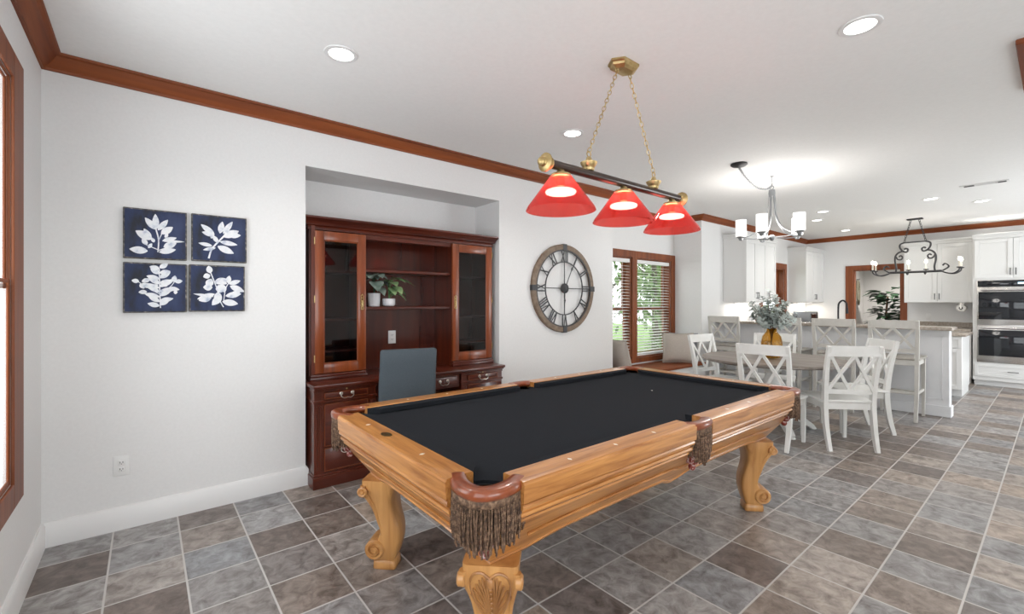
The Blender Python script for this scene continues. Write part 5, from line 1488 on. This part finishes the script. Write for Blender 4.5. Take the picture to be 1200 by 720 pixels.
pl = bpy.data.lights.new('chandelier_glow', 'POINT'); pl.energy = 25; pl.shadow_soft_size = 0.3; pl.color = (1, 0.95, 0.9)
po = bpy.data.objects.new('chandelier_glow', pl); po.location = (0, 0, 2.17); po.parent = c; COL.objects.link(po)

# iron candle chandelier over the kitchen island
c = thing('chandelier', (9.75, 1.51, 0), 'black wrought iron chandelier with scrolls and candle lights over the kitchen island', 'chandelier')
MB().box((-0.05, -0.10, HC-0.022), (0.05, 0.10, HC-0.0008), 0.008).build('canopy', 'iron', c)
for s in (-1, 1):
    mb = MB(); chain_links(mb, (0, s*0.05, HC-0.02), (0, s*0.135, 2.36), 0.05, 0.012, 0.004); mb.build('chain', 'iron', c)
mb = MB(); mb.tube([(0, -0.14, 2.355), (0, 0.14, 2.355)], 0.011, 8); mb.tube([(0, -0.32, 1.865), (0, 0.32, 1.865)], 0.018, 8); mb.build('frame', 'iron', c)
for s in (-1, 1):
    mb = MB()
    mb.tube(spline([(0, s*y, z) for y, z in ((0.135, 2.355), (0.185, 2.33), (0.185, 2.27), (0.15, 2.215), (0.10, 2.20), (0.085, 2.24), (0.115, 2.26), (0.13, 2.24))], 5), 0.013, 8)
    mb.tube(spline([(0, s*y, z) for y, z in ((0.15, 2.215), (0.205, 2.195), (0.245, 2.14), (0.25, 2.05), (0.235, 1.95), (0.24, 1.87))], 5), 0.013, 8)
    mb.tube(spline([(0, s*y, z) for y, z in ((0.245, 2.14), (0.215, 2.085), (0.17, 2.08), (0.155, 2.12), (0.18, 2.145), (0.20, 2.125))], 5), 0.011, 8)
    mb.build('scroll', 'iron', c)
    for sx in (-1, 1):
        mb = MB()
        mb.tube(spline([(0, s*0.30, 1.87), (sx*0.03, s*0.38, 1.83), (sx*0.07, s*0.46, 1.82), (sx*0.10, s*0.52, 1.86), (sx*0.10, s*0.53, 1.90)], 5), 0.010, 8)
        mb.tube(spline([(sx*0.02, s*0.33, 1.87), (sx*0.03, s*0.40, 1.93), (sx*0.03, s*0.36, 1.98), (sx*0.03, s*0.33, 1.95)], 5), 0.008, 8)
        arm = mb.build('arm', 'iron', c)
        MB().lathe([(0.003, 1.895), (0.03, 1.90), (0.036, 1.915), (0.003, 1.915)], 14, c=(sx*0.10, s*0.53, 0)).build('drip_cup', 'iron', arm)
        MB().cyl((sx*0.10, s*0.53, 1.915), (sx*0.10, s*0.53, 2.01), 0.012, n=12).build('candle', 'candle', arm)
        MB().ball((sx*0.10, s*0.53, 2.04), 0.02, 10, 8, (1, 1, 1.7)).build('bulb', 'flame', arm)
for y in (-0.11, 0.11):
    mb = MB(); mb.tube(spline([(0, y, 1.87), (0.10, y, 1.83), (0.17, y, 1.86), (0.18, y, 1.90)], 5), 0.010, 8)
    arm = mb.build('arm', 'iron', c)
    MB().lathe([(0.003, 1.895), (0.03, 1.90), (0.036, 1.915), (0.003, 1.915)], 14, c=(0.18, y, 0)).build('drip_cup', 'iron', arm)
    MB().cyl((0.18, y, 1.915), (0.18, y, 2.01), 0.012, n=12).build('candle', 'candle', arm)
    MB().ball((0.18, y, 2.04), 0.02, 10, 8, (1, 1, 1.7)).build('bulb', 'flame', arm)
pl = bpy.data.lights.new('candle_glow', 'POINT'); pl.energy = 6; pl.shadow_soft_size = 0.3; pl.color = (1, 0.92, 0.82)
po = bpy.data.objects.new('candle_glow', pl); po.location = (0, 0, 2.12); po.parent = c; COL.objects.link(po)
